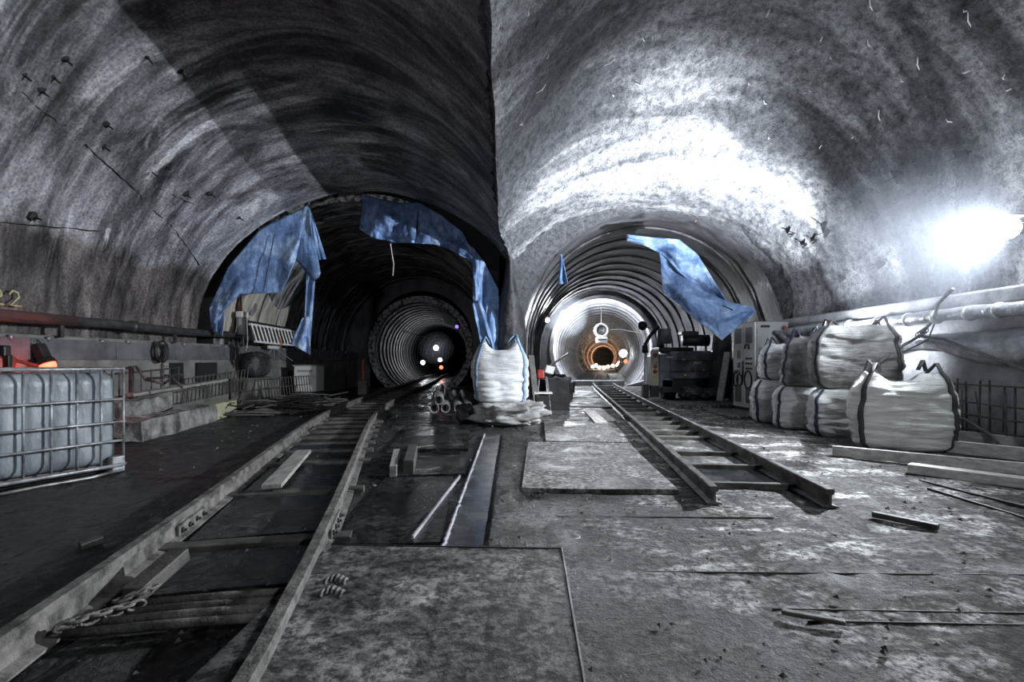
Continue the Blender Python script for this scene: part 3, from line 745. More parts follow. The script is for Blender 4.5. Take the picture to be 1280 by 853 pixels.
MB().box(pt(0.6, 0.5, 0.05), (1.0, 0.8, 0.08), (0, 0, math.atan2(u.y, u.x))).build('pallet', M['darksteel'], ib, bevel=0.01)
MB().tube([pt(0.03, -0.05, 0.03), pt(0.35, -0.12, 0.02), pt(0.7, -0.1, 0.02), pt(1.2, -0.15, 0.02)], 0.014, 8).build('loose_strip', M['galv'], ib, True)

# warning lamp, red box and rod behind the tank
wl = thing('warning_lamp', 'black hand lamp with glowing red lens hung above the tank', 'lamp', (-6.45, 7.1, 1.1))
a = P(47, 431, 7.05); b = P(58, 453, 7.05)
MB().beam(a, b, 0.14, 0.12).build('body', M['black'], wl, bevel=0.02)
MB().lathe(b - (b-a).normalized()*0.06, (b-a), [(0, 0.07), (0.03, 0.10), (0.1, 0.11)], 16).build('hood', M['black'], wl, True)
MB().lathe(b + (b-a).normalized()*0.03, (b-a), [(0, 0.095), (0.06, 0.085), (0.075, 0)], 16).build('lens', M['lampR'], wl, True)
MB().tube([P(43, 421, 7.1), P(40, 430, 7.08), P(45, 432, 7.05)], 0.006, 6).build('hanger', M['black'], wl)
MB().tube([P(43, 421, 7.1), P(50, 428, 7.08), P(52, 432, 7.05)], 0.006, 6).build('hanger', M['black'], wl)
MB().tube([P(46, 445, 7.0), P(41, 448, 7.0), P(42, 453, 7.0), P(48, 456, 7.0), P(53, 452, 7.0)], 0.012, 6).build('handle', M['black'], wl, True)
light('warning_lamp_glow', 'POINT', b + Vector((0.16, -0.12, -0.10)), 9, col=(1, 0.05, 0.03), size=0.05)
rb = thing('red_canister', 'red canister with black cap behind the tank at the left edge', 'canister', tuple(P(0, 470, 6.6)))
MB().box(P(-4, 457, 6.3), (0.30, 0.25, 0.24)).build('body', M['red'], rb, bevel=0.04)
MB().box(P(5, 440, 6.3), (0.10, 0.10, 0.16)).build('cap', M['black'], rb, bevel=0.02)
MB().box(P(12, 455, 6.25), (0.03, 0.06, 0.22)).build('clasp', M['black'], rb, bevel=0.01)
MB().box(P(-4, 468, 6.3) + Vector((0, 0, -0.45)), (0.34, 0.3, 0.88)).build('stand', M['darksteel'], rb, bevel=0.01)
MB().tube([P(8, 450, 6.3), P(16, 450, 6.4), P(48, 458, 6.6)], 0.022, 8).build('red_bar', M['red'], rb, True)  # loose red bar, joined to the canister as one of its parts
cable = tag(MB().tube([P(44, 420, 7.15), P(38, 430, 7.15), P(33, 445, 7.12), P(31, 455, 7.1)], 0.009, 6).build('hanging_cable', M['black'], None, True), 'thin black cable hanging down the left kerb wall by the red lamp', 'cable')

# cable coil on the left kerb
cc = thing('cable_coil', 'round coil of dark cable hung on the left kerb panel', 'cable coil', (-6.5, 9.5, 1.2))
for k in range(7):
    c = Vector((-6.50 + 0.008*k, 9.45 + random.uniform(-.02, .02), 1.30 + random.uniform(-.02, .02))); r_ = 0.15 + random.uniform(-.03, .02)
    MB().tube([c + Vector((0, r_*math.cos(q), r_*1.15*math.sin(q))) for q in [2*PI*j/24 for j in range(24)]], 0.010, 6, closed=True).build('turn', M['black'], cc, True)

MB().tube([(-6.62, 9.45, 1.44), (-6.42, 9.45, 1.45)], 0.015, 6).build('peg', M['galv'], cc, True)
# ------------------------------------------------------------------ left clutter
def chunk(name, c, size, rz, m, label, cat, amp=0.02, n=8):
    mb = MB(); bm = bmesh.new(); bmesh.ops.create_cube(bm, size=1.0)
    bmesh.ops.subdivide_edges(bm, edges=bm.edges[:], cuts=n, use_grid_fill=True)
    Mx = Matrix.Rotation(rz, 3, 'Z')
    for vtx in bm.verts:
        p = Vector((vtx.co.x*size[0], vtx.co.y*size[1], vtx.co.z*size[2]))
        p += Vector([noise.noise(p*4 + Vector((k*7.1, c[0], c[1]))) for k in range(3)])*amp
        vtx.co = Mx @ p + Vector(c)
    me = bpy.data.meshes.new(name); bm.to_mesh(me); bm.free(); me.materials.append(M[m])
    o = bpy.data.objects.new(name, me); COL.objects.link(o); return tag(o, label, cat) if label else o
def along(a, b, wd, ht, z, name, m, label, cat, amp=0.02):
    a = Vector(a); b = Vector(b); c = (a+b)/2; d = b-a
    return chunk(name, (c.x, c.y, z + ht/2), (wd, d.length, ht), math.atan2(-d.x, d.y), m, label, cat, amp)
along((-5.35, 7.1), (-5.75, 9.6), 0.42, 0.30, 0.0, 'concrete_beam', 'dirtyconc', 'low dark concrete beam on the floor with a pale yellow sleeve at its end', 'beam', 0.05)
along((-5.76, 9.62), (-5.95, 10.7), 0.36, 0.30, 0.01, 'end_sleeve', 'yellowish', 'pale yellow plastic sleeve over the far end of the low concrete beam', 'sleeve', 0.01)
along((-5.95, 7.5), (-6.22, 9.1), 0.36, 0.52, 0.0, 'concrete_block', 'dirtyconc', 'grey crumbling concrete block behind the low beam', 'block', 0.06)
timber((-5.92, 7.9, 0.60), (-6.12, 10.9, 0.72), 0.16, 0.05, 'long plank laid on top of the grey concrete block', 'wood')
def mat_of_bars(name, label, o, du, dv, nu, nv, r=0.011, cat='rebar mesh', jitter=0.0):
    t = thing(name, label, cat, tuple(o)); o = Vector(o); du = Vector(du); dv = Vector(dv)
    for i in range(nu+1):
        a = o + du*(i/nu); j = Vector((0, random.uniform(-jitter, jitter), random.uniform(-jitter, jitter)*0.5))
        MB().tube([a, a + dv*(1 + random.uniform(-0.1, 0.1)*bool(jitter)) + j], r, 6).build('bar', M['rebar'], t, True)
    for i in range(nv+1):
        a = o + dv*(i/max(nv, 1)*0.9 + 0.05)
        MB().tube([a - du*0.01, a + du*1.01], r, 6).build('cross_bar', M['rebar'], t, True)
    return t
mat_of_bars('rebar_mesh', 'dark rebar mesh standing along the left kerb behind the concrete blocks', (-6.4, 7.6, 0.5), (0.02, 2.2, 0.1), (0, 0, 0.42), 9, 1)
mat_of_bars('rebar_mesh', 'close-barred rebar mesh standing below the niche in the left kerb', (-6.38, 9.9, 0.3), (0.25, 1.9, 0.15), (0.05, 0, 0.5), 17, 2)
mat_of_bars('rebar_mesh', 'curved rebar basket lying behind the heap of rods', (-5.72, 11.6, 0.25), (0.25, 2.3, 0.0), (-0.1, 0.1, 0.48), 18, 2)
bt = thing('broken_barrier', 'bent dark railing behind the tank along the left kerb', 'barrier', (-6.3, 7.0, 0))
for (a, b) in (((150, 462), (170, 458)), ((170, 458), (182, 475)), ((182, 475), (205, 480)), ((205, 480), (215, 472)), ((215, 472), (228, 485))):
    MB().tube([P(*a, 8.2), P(*b, 8.2)], 0.02, 6).build('rail_piece', M['rebar'], bt, True)
MB().box(P(164, 479, 8.2), (0.05, 0.05, 0.55)).build('post', M['darksteel'], bt)
MB().box(P(218, 469, 9.4), (0.04, 0.5, 0.04)).build('rail_piece', M['darksteel'], bt)
# heap of loose rods
for k in range(70):
    t = random.random(); cx = lerp(-5.35, -4.35, t) + random.uniform(-.35, .35); cy = lerp(9.9, 13.6, random.random()*0.75 + t*0.25)
    cx = min(cx, fL(cy) - 1.15)
    a = random.gauss(R(60), 0.5); L = random.uniform(0.7, 1.7); z = 0.03 + random.random()**1.5*0.26
    d = Vector((math.cos(a), math.sin(a)*0.7, random.uniform(-.1, .1)))*L/2
    c = Vector((cx, cy, z)); mid = c + Vector((random.uniform(-.06, .06), random.uniform(-.06, .06), random.uniform(0, .06)))
    p0, p1 = c - d, c + d; p0.z = max(p0.z, 0.025); p1.z = max(p1.z, 0.025)
    for q in (p0, p1): q.x = min(q.x, fL(q.y) - 0.75)
    tag(MB().tube([p0, mid, p1], random.uniform(0.010, 0.020), 6).build('loose_rod', M['rebar'], None, True), 'rusty bent rod in the tangled heap beside the left track', 'rod', 'rods in the tangled heap')
# electric box
eb = thing('electric_box', 'small pale steel box standing on the floor by the left kerb', 'box', (-6.0, 14.6, 0))
MB().box((-5.78, 14.6, 0.62), (0.62, 0.62, 0.72)).build('body', M['white'], eb, bevel=0.02)
MB().box((-5.78, 14.6, 0.12), (0.5, 0.5, 0.26)).build('plinth', M['darksteel'], eb, bevel=0.02)
MB().box((-5.78, 14.28, 0.84), (0.42, 0.01, 0.06)).build('label_plate', M['greypaint'], eb)
MB().box((-5.78, 14.6, 0.99), (0.68, 0.68, 0.03)).build('lid', M['greypaint'], eb, bevel=0.008)
# cable tray, lamp box, hooks on the left wall
ct = thing('cable_tray', 'white slatted cable tray fixed to the left tunnel wall under the tarp', 'cable tray', (-6.45, 13.5, 1.7))
A0, A1 = Vector((-6.38, 12.45, 2.02)), Vector((-6.38, 15.2, 1.98))
MB().beam(A0, A1, 0.05, 0.05).build('side_rail', M['white'], ct); MB().beam(A0 - Vector((-.08, -0.1, 0.42)), A1 - Vector((-.08, 0, 0.42)), 0.05, 0.05).build('side_rail', M['white'], ct)
for k in range(14):
    p = A0.lerp(A1, (k+0.3)/14); MB().beam(p, p + Vector((0.08, 0.1, -0.42)), 0.09, 0.03).build('slat', M['white'], ct)
MB().beam(A0 + Vector((-0.1, 0, -.15)), A1 + Vector((-0.1, 0, -.15)), 0.02, 0.5).build('backing', M['black_shade'], ct)
lb = thing('junction_box', 'white junction box with a cylinder below it on the left wall under the tarp', 'junction box', (-6.4, 12.2, 1.7))
MB().box((-6.40, 12.15, 2.22), (0.16, 0.3, 0.14)).build('box', M['white'], lb, bevel=0.015)
MB().lathe((-6.42, 12.15, 1.75), (0, 0, 1), [(0, 0.0), (0, 0.11), (0.40, 0.11), (0.40, 0)], 16).build('cylinder', M['greypaint'], lb, True)
MB().lathe((-6.44, 12.15, 2.28), (0, 0, 1), [(0, 0.04), (0.3, 0.02), (0.42, 0.02), (0.42, 0)], 10).build('stem', M['orange'], lb, True)
MB().tube([(-6.36, 12.28, 2.15), (-6.36, 12.32, 1.6), (-6.36, 12.24, 1.36), (-6.36, 12.15, 1.4), (-6.36, 12.12, 1.7)], 0.012, 6).build('cord', M['rope'], lb, True)
sl = thing('strip_light', 'short white strip lamp hanging on wires from the left pipe', 'lamp', (-6.35, 13.6, 1.4))
MB().box((-6.33, 13.6, 1.48), (0.06, 0.6, 0.08)).build('body', M['white'], sl, bevel=0.01)
for dy in (-0.3, 0.0, 0.5): MB().tube([(-6.33, 13.6+dy*0.3, 1.44), (-6.3, 13.6+dy*2.2, 1.12)], 0.006, 5).build('wire', M['rope'], sl)
tag(MB().tube([P(343, 415, 14.0), P(349, 423, 13.9), P(352, 430, 13.9), P(350, 434, 13.9)], 0.03, 8).build('hook', M['orange'], None, True), 'orange hook hanging below the white slatted tray', 'hook')
sk = thing('rubble_sack', 'black lumpy sack standing against the left kerb below the tray', 'sack', (-6.2, 12.6, 0.5))
def lump(c, size, m, amp=0.12, fr=2.0, n=28, flat=True, rz=0.0):
    rows = []; c = Vector(c); cz, sz = math.cos(rz), math.sin(rz)
    for i in range(n//2+1):
        ph = PI*i/(n//2); rw = []
        for j in range(n):
            th = 2*PI*j/n
            d = Vector((math.sin(ph)*math.cos(th), math.sin(ph)*math.sin(th), math.cos(ph)))
            e = 0.75; d2 = Vector([math.copysign(abs(q)**e, q) for q in d])
            k = 1 + amp*fbm(d*fr + c, 1, 3)*1.5
            p = Vector((d2.x*size[0]/2*k, d2.y*size[1]/2*k, d2.z*size[2]/2*(k if d.z > 0 else 1)))
            rw.append(c + Vector((p.x*cz - p.y*sz, p.x*sz + p.y*cz, p.z + size[2]/2)))
        rows.append(rw)
    return MB().quadgrid(rows, closed_u=True)
lump((-6.25, 12.5, 0.72), (0.5, 0.85, 0.62), 'blackbag').build('sack', M['blackbag'], sk, True)
MB().box((-6.25, 12.5, 0.37), (0.6, 1.2, 0.70)).build('plinth', M['kerb'], sk, bevel=0.02)
mp = thing('marker_post', 'orange marker post on a concrete foot beside the left track', 'post', (-5.1, 17.2, 0))
MB().lathe((-5.0, 17.2, 0.45), (0, 0, 1), [(0, 0.05), (0.72, 0.05), (0.74, 0)], 10).build('post', M['orange'], mp, True)
MB().box((-5.0, 17.2, 0.22), (0.3, 0.3, 0.46)).build('foot', M['kerb'], mp, bevel=0.03)

# ------------------------------------------------------------------ pipes by the left track
def pipe_thing(a, b, r, lab):
    o = MB().hollow(a, b, r, 0.014, 16).build('steel_pipe', M['pipe'], None, True)
    return tag(o, lab, 'pipe', 'pipes stacked beside the left track')
pb = [(-1.62, 0.10), (-1.40, 0.10), (-1.51, 0.285), (-1.12, 0.10), (-0.90, 0.10)]
for k, (x, z) in enumerate(pb):
    z += 0.03
    ys = 10.7 + 0.12*math.sin(k*2.3)
    lb_ = ['leftmost steel pipe in the stack beside the left track', 'second steel pipe in the bottom row of the stack', 'steel pipe lying on top of the stack beside the left track', 'third steel pipe in the bottom row of the stack', 'rightmost steel pipe in the stack, nearest the white bag'][k]
    pipe_thing(Vector((x, ys, z)), Vector((x - 0.72 + 0.02*k, ys + 5.2, z)), 0.096, lb_)

# ------------------------------------------------------------------ bulk bags
def bag(name, label, c, w_, d_, h_, rz, m='bag', seed=0, strap='strap', top='full', lean=(0, 0), loops=True, group='bulk bags'):
    c = Vector(c); t = thing(name, label, 'bulk bag', tuple(c), group); n = 96; H = 44; rows = []
    cz, sz = math.cos(rz), math.sin(rz)
    def surf(th, f, off=0.0):
        ex = 5.2 - 1.2*abs(f-0.4)
        cs, sn = math.cos(th), math.sin(th)
        k = (abs(cs)**ex + abs(sn)**ex)**(-1/ex)
        bul = 0.93 + 0.08*math.sin(PI*min(1, max(0, f*0.92 + 0.05)))
        if f < 0.10: bul *= 0.80 + 0.20*math.sqrt(max(0, f)/0.10)
        if f > 0.80: bul *= 1 - 0.20*((f-0.80)/0.2)**2
        x = cs*k*w_/2*bul; y = sn*k*d_/2*bul
        fold = -0.030*(1 - min(1, 3.2*abs(fbm((x*1.3 + seed, y*1.3, f*h_*5.5), 1, 2)))) + 0.045*fbm((x*2 + seed*3, y*2, f*h_*2.2), 1, 2) + 0.010*fbm((x*5 + seed, y*5, f*h_*22), 1, 2)
        lat = abs(math.sin(2*th))
        fold -= 0.018*lat**6
        x += cs*(fold + off); y += sn*(fold + off)
        z = f*h_
        if f > 0.85 and top != 'flat': z += (0.16 if top == 'open' else 0.07)*h_*lat**6*(f-0.85)/0.15
        x += lean[0]*f; y += lean[1]*f
        return c + Vector((x*cz - y*sz, x*sz + y*cz, z))
    for i in range(H+1): rows.append([surf(2*PI*j/n, i/H) for j in range(n)])
    tc = c + Vector((lean[0]*cz - lean[1]*sz, lean[0]*sz + lean[1]*cz, 0))
    for q in (0.8, 0.55, 0.3, 0.06):
        rw = []
        for j in range(n):
            p = rows[H][j]; e = tc + (p - tc)*q
            dz = (0.10*h_*(1-q) if top == 'full' else (-0.22*h_*(1-q) if top == 'open' else 0.0))
            e.z = p.z*q + (c.z + h_)*(1-q) + dz + 0.035*fbm((e.x*4 + seed, e.y*4, 0), 1, 2)
            rw.append(e)
        rows.append(rw)
    mb = MB().quadgrid(rows, closed_u=True)
    mb.f.append(tuple(reversed(range(n))))
    mb.build('bag_body', M[m], t, True)
    for q in range(4):
        th = PI/4 + q*PI/2
        L = []; Rr = []
        for i in range(0, H+1, 2):
            f = i/H; L.append(surf(th - 0.055, f, 0.010)); Rr.append(surf(th + 0.055, f, 0.010))
        if loops:
            a, b = L[-1], Rr[-1]; out = (a - tc); out.z = 0; out.normalize()
            rr_ = random.Random(seed*10 + q); tip = (a+b)/2 + Vector((0, 0, 0.09 + 0.08*rr_.random())) - out*0.05
            a2 = tip - (b-a)*0.5; b2 = tip + (b-a)*0.5
            dn = tip - out*0.12 + Vector((rr_.uniform(-.05, .05), 0, -0.13)); dv = (b-a)*0.5
            L += [a2, dn - dv]; Rr += [b2, dn + dv]
        MB().quadgrid([L, Rr]).build('strap', M[strap], t, True, solid=0.008)
    return t
# centre pile
sackc = tag(lump((-0.06, 9.05, 0.0), (1.20, 0.85, 0.42), 'sack', 0.26, 2.6, 64, rz=0.1).build('flat_sack', M['sack'], None, True), 'slumped dirty sack under the white bag at the tunnel fork', 'sack')
bag('bulk_bag', 'white bulk bag with blue loops on the slumped sack at the tunnel fork', (-0.22, 9.25, 0.40), 1.02, 0.80, 0.92, 0.05, 'bag', 3, 'strap_b', 'open', group=None)
tag(lump((-0.84, 9.35, 0.0), (0.36, 0.5, 0.34), 'blackbag', 0.2, 1.5, 28).build('black_sack', M['blackbag'], None, True), 'small black sack left of the white bag by the pipe stack', 'sack')
# right stack
bag('bulk_bag', 'white bag at the bottom of the stack, beside the steel cabinet', (4.86, 9.50, 0.0), 0.80, 0.74, 0.78, -0.30, 'bag', 11, 'strap', 'flat', loops=False)
bag('bulk_bag', 'white bag in the bottom row, second from the steel cabinet', (4.84, 8.66, 0.0), 0.80, 0.74, 0.70, -0.38, 'bag', 12, 'strap', 'flat', loops=False)
bag('bulk_bag', 'grey white bag in the bottom row under the big dirty bag', (5.02, 7.80, 0.0), 0.92, 0.74, 0.70, -0.40, 'bag3', 13, 'strap', 'flat', loops=False)
bag('bulk_bag', 'white bag on top of the stack, right against the steel cabinet', (4.98, 9.50, 0.79), 0.76, 0.70, 0.60, -0.25, 'bag', 14, 'strap', 'full')
bag('bulk_bag', 'pinched grey bag on the stack between the cabinet bag and the big dirty bag', (4.92, 8.72, 0.71), 0.66, 0.64, 0.76, -0.45, 'bag2', 15, 'strap', 'full', lean=(0.05, 0))
bag('bulk_bag', 'big dirty grey bag with dark straps on top of the stack', (5.22, 7.82, 0.71), 1.22, 0.72, 0.95, -0.42, 'bag2', 16, 'strap_k', 'flat')
bag('bulk_bag', 'big clean white bag standing in front of the stack by the planks', (5.08, 6.72, 0.0), 1.14, 0.78, 0.86, -0.40, 'bag3', 17, 'strap_k', 'open')
bag('bulk_bag', 'half hidden pale bag behind the big dirty bag at the right wall', (5.62, 9.0, 0.72), 0.75, 0.7, 0.82, 0.0, 'bag3', 18, 'strap_k', 'full')
MB()
tag(lump((5.62, 9.0, 0.0), (0.7, 0.75, 0.74), 'bag2', 0.1, 1.5, 28).build('bulk_bag', M['bag2'], None, True), 'grey bag at the wall under the half hidden pale bag', 'bulk bag')

# ------------------------------------------------------------------ right wall clutter
rmh = thing('rebar_mesh', 'upright starter bars with loose cross bars along the right kerb wall', 'rebar mesh', (5.9, 6.4, 0))
for k in range(13):
    y = 7.15 - 0.16*k; x = 5.93
    MB().tube([(x, y, 0.0), (x + random.uniform(-.02, .02), y + random.uniform(-.02, .02), 0.86 + random.uniform(-.06, .05))], 0.012, 6).build('bar', M['rebar'], rmh, True)
for k in range(7):
    y = 7.0 - 0.3*k
    MB().tube([(5.9, y, 0.1), (5.88, y + random.uniform(-.2, .25), 0.75)], 0.010, 6).build('slanted_bar', M['rebar'], rmh, True)
for z, s_ in ((0.83, 0.0), (0.62, -0.06), (0.45, -0.04), (0.25, 0.02)):
    MB().tube([(5.90, 7.25, z), (5.90, 5.1, z + s_)], 0.011, 6).build('cross_bar', M['rebar'], rmh, True)
MB().tube([(5.88, 7.1, .42), (5.84, 6.6, .38), (5.82, 6.2, .22), (5.8, 6.0, 0.05)], 0.02, 6).build('bent_bar', M['cable'], rmh, True)
MB().tube([(5.88, 5.75, .6), (5.84, 5.6, .62), (5.82, 5.55, .45), (5.8, 5.3, 0.15)], 0.018, 6).build('bent_bar', M['cable'], rmh, True)
# crumpled membrane along the wall
rows = []
for i in range(60):
    y = lerp(3.6, 10.0, i/59); rw = []
    for j in range(9):
        f = j/8
        x = 6.12 - 0.10*math.sin(f*PI)**0.7 - 0.05*fbm((y*1.5, f*2, 0), 1, 3)
        z = 1.52 - f*(0.30 + 0.10*math.sin(y*2.2) + 0.08*fbm((y, 5, 0), 1.3, 2)) + 0.03*fbm((y*2, f, 3), 1, 2)
        rw.append((x - 0.03, y, z))
    rows.append(rw)
tag(MB().quadgrid(rows).build('membrane_sheet', M['foil'], None, True, solid=0.01), 'crumpled silver sheet sagging along the right kerb wall', 'sheet')
for k, (pp, r_, lab) in enumerate([
    ([P(1085, 465, 7.3), P(1115, 440, 7.4), P(1150, 420, 7.4), P(1168, 398, 7.0), P(1172, 380, 6.6), P(1190, 362, 6.0)], 0.022, 'thick dark cable standing up from the bags against the right wall'),
    ([P(1150, 420, 7.3), P(1180, 425, 7.0), P(1220, 440, 6.4), P(1300, 470, 5.7)], 0.020, 'grey cable drooping to the right from the cable knot'),
    ([P(1100, 425, 7.8), P(1130, 440, 7.4), P(1160, 425, 7.2), P(1170, 400, 7.0)], 0.011, 'thin dark wire looped through the cable knot on the right wall')]):
    tag(MB().tube(pp, r_, 8).build('draped_cable', M['cable'], None, True), lab, 'cable')
kn = thing('cable_knot', 'knot of ties where the cables cross on the right wall', 'cable knot', tuple(P(1150, 419, 7.3)))
for k in range(4):
    c = P(1148 + 3*k, 419 - 2*k, 7.3); MB().tube(arcpts(c, 0.04, 0, 2*PI, 10)[:-1], 0.008, 5, closed=True).build('tie', M['cable'], kn, True)
# wall flood lamp
fa = thing('flood_lamp', 'dazzling round flood lamp fixed to the right vault wall', 'lamp', tuple(LAMP_A))
MB().lathe(LAMP_A + Vector((0.02, 0.02, 0)), (-0.85, -0.5, 0), [(-0.12, 0.0), (-0.12, 0.08), (0, 0.12), (0.04, 0.13)], 24).build('housing', M['darksteel'], fa, True)
MB().lathe(LAMP_A + Vector((-0.02, -0.01, 0)), (-0.85, -0.5, 0), [(0.0, 0.125), (0.04, 0.115), (0.07, 0.07), (0.08, 0)], 24).build('glass', M['lampA'], fa, True)
MB().box(LAMP_A + Vector((-0.20, -0.08, 0.085)), (0.36, 0.52, 0.012), (0, R(-4), 0)).build('visor', M['darksteel'], fa)
MB().beam(LAMP_A + Vector((0.1, 0.06, 0)), LAMP_A + Vector((0.38, 0.12, 0.0)), 0.06, 0.06).build('bracket', M['darksteel'], fa)
fb = thing('flood_lamp', 'floodlight on a thin pole hidden behind the bag stack', 'lamp', (5.72, 9.9, 0))
MB().box(LAMP_B + Vector((0.06, 0.0, -0.16)), (0.26, 0.10, 0.16), (R(-60), 0, 0)).build('housing', M['darksteel'], fb, bevel=0.02)
MB().box(LAMP_B + Vector((-0.1, 0.085, -0.05)), (0.62, 0.008, 0.25)).build('light_flap', M['black'], fb)  # unseen flap added to keep the beam off the tarp
MB().lathe((LAMP_B.x + 0.08, LAMP_B.y, 0.0), (0, 0, 1), [(0, 0.1), (0.03, 0.1), (0.04, 0.03), (1.4, 0.03)], 12).build('stand', M['darksteel'], fb)

# anchors on the vault
def hit_right(px, py):
    d = Vector(((px-640)/F, 1, (HOR-py)/F)); Y = 2.0
    while Y < 14:
        p = Vector((0, 0, CH)) + d*Y
        xr, z0, a, b, tm = rightvault(min(Y, 11)); cth = 1 - (xr - p.x)/a
        if p.x > xr or abs(cth) > 1: zz = -1
        else: zz = z0 + b*math.sqrt(1 - cth*cth)
        if p.z > zz and (p.z > z0 or p.x > xr): return p
        Y += 0.02
    return p
for k, (px, py, s_) in enumerate([(993, 292, 0.5), (1010, 305, 0.6), (1040, 288, 1.0), (1078, 252, 1.0), (1132, 215, 1.2), (1100, 268, 0.9), (1212, 190, 1.1), (1108, 330, 0.8), (1058, 348, 0.7), (1022, 300, 0.5)]):
    p = hit_right(px, py); out = (Vector((2.6, p.y, 2.4)) - p).normalized()
    t = thing('anchor_bolt', 'dark anchor plate with a protruding rod on the shotcrete beside the flood lamp', 'anchor', tuple(p), 'anchors on the right vault')
    x = out.cross(Vector((0, 1, 0))).normalized(); b0 = p + out*0.02
    L = 0.30*s_
    MB().tube([p - out*0.15, p + out*L], 0.011, 6).build('rod', M['black'], t, True)
    y_ = out.cross(x).normalized(); q = b0 + out*L*0.35
    MB().prism([q - x*0.10*s_ - y_*0.06, q + x*0.10*s_ - y_*0.06, q + x*0.03*s_ + y_*0.12, q - x*0.03*s_ + y_*0.12], out*0.015).build('plate', M['black'], t)
# white flecks and red spray on the vault
for k in range(34):
    px, py = random.uniform(640, 1270), random.uniform(2, 190)
    p = hit_right(px, py)
    if p.y > 10.8: continue
    out = (Vector((2.6, p.y, 2.4)) - p).normalized(); d = Vector((random.uniform(-1, 1), random.uniform(-1, 1), random.uniform(-1, 1)))
    d = (d - out*d.dot(out)).normalized(); L = random.choice((0.02, 0.03, 0.05, 0.09))
    MB().tube([p + out*0.035 - d*L, p + out*0.06, p + out*0.035 + d*L], [0.004, 0.008, 0.004], 5).build('fleck', M['whitemark'], wall_right)
for px, py in ((722, 268), (725, 276), (860, 270), (868, 278), (875, 268)):
    p = hit_right(px, py); MB().tube([p + Vector((0, -0.05, 0)), p + Vector((0.06, -0.06, 0.10))], 0.012, 5).build('spray_mark', M['redmark'], wall_right)

# ------------------------------------------------------------------ steel cabinet
cb = thing('steel_cabinet', 'tall white electrical cabinet with grilles and black graffiti beside the bag stack', 'cabinet', (5.4, 11.2, 0))
K0 = G(944, 512, 0.10); K0 = Vector((K0.x, K0.y, 0.10))
fu = Vector((-0.1, 0.995, 0)).normalized(); su = Vector((0.995, 0.1, 0)).normalized()       # along the front (away) and along the side
FW, SD, HH = 0.86, 0.75, 1.86
def cpt(a, b, z, o=0.0, s_=0.0): return K0 + fu*a + su*b + Vector((0, 0, z)) - su*o - fu*s_
cM = Matrix((fu, su, Vector((0, 0, 1)))).transposed()
MB().box(cpt(FW/2, SD/2 + 0.02, HH/2), (FW, SD - 0.04, HH), M=cM).build('body', M['greypaint'], cb, bevel=0.01)
MB().box(cpt(FW/2, SD/2, -0.05), (FW - 0.04, SD - 0.04, 0.10), M=cM).build('plinth', M['darksteel'], cb)
for q in range(2):
    dr = MB().box(cpt(FW*(0.25 + 0.5*q), 0.01, HH/2), (FW/2 - 0.008, 0.04, HH - 0.02), M=cM).build('door', M['white'], cb, bevel=0.006)
    for zc_, hh in ((1.58, 0.34), (0.28, 0.34)):
        MB().box(cpt(FW*(0.25 + 0.5*q), -0.015, zc_), (0.24, 0.012, hh), M=cM).build('grille', M['grille'], dr)
for (a, z, ww, hh) in ((0.62, 1.17, 0.12, 0.17), (0.62, 0.93, 0.10, 0.12), (0.66, 0.78, 0.16, 0.08)):
    MB().box(cpt(a, -0.015, z), (ww, 0.012, hh), M=cM).build('panel_insert', M['grille'], cb)
for r_ in range(3):
    for q in range(3):
        MB().lathe(cpt(0.12 + 0.09*q, -0.012, 1.08 - 0.11*r_), -su, [(0, 0.025), (0.02, 0.022), (0.022, 0)], 8).build('button', M['graf'], cb)
MB().tube([cpt(0.32, -0.05, 1.3), cpt(0.26, -0.06, 1.38), cpt(0.18, -0.05, 1.37), cpt(0.15, -0.05, 1.28)], 0.02, 6).build('handle', M['graf'], cb, True)
def stroke(pts, r=0.016): MB().tube([cpt(a, -0.022, z) for a, z in pts], r, 6).build('graffiti', M['graf'], cb, True)
stroke([(0.74, 0.80), (0.80, 0.72), (0.82, 0.60), (0.79, 0.50), (0.72, 0.46), (0.66, 0.50), (0.64, 0.62), (0.66, 0.70)])
stroke([(0.44, 1.02), (0.44, 0.86), (0.45, 0.66), (0.47, 0.50)]); stroke([(0.58 + 0.11*math.cos(q), 0.60 + 0.13*math.sin(q)) for q in [2*PI*k/12 for k in range(13)]])
stroke([(0.24 + 0.14*math.cos(q), 0.62 + 0.19*math.sin(q)) for q in [2*PI*k/14 for k in range(15)]])
stroke([(0.12, 0.52), (0.07, 0.46), (0.05, 0.44)])
MB().box(cpt(-0.008, 0.22, 1.76, 0, 0), (0.012, 0.2, 0.05), M=cM).build('name_plate', M['graf'], cb)
hs = cb
MB().tube([cpt(-0.02, 0.42, 1.62), cpt(-0.12, 0.46, 1.62), cpt(-0.25, 0.55, 1.45), cpt(-0.4, 0.66, 1.2), cpt(-0.5, 0.72, 1.0)], 0.055, 10).build('hose', M['cable'], hs, True)
MB().tube([cpt(-0.02, 0.62, 1.75), cpt(-0.15, 0.66, 1.62), cpt(-0.3, 0.76, 1.35), cpt(-0.45, 0.82, 1.05)], 0.04, 10).build('hose', M['orange'], hs, True)
MB().tube([cpt(-0.06, 0.12, 1.2), cpt(-0.1, 0.1, 1.32), cpt(-0.12, 0.2, 1.36), cpt(-0.14, 0.28, 1.25), cpt(-0.2, 0.4, 1.05)], 0.025, 8).build('thin_hose', M['white'], hs, True)

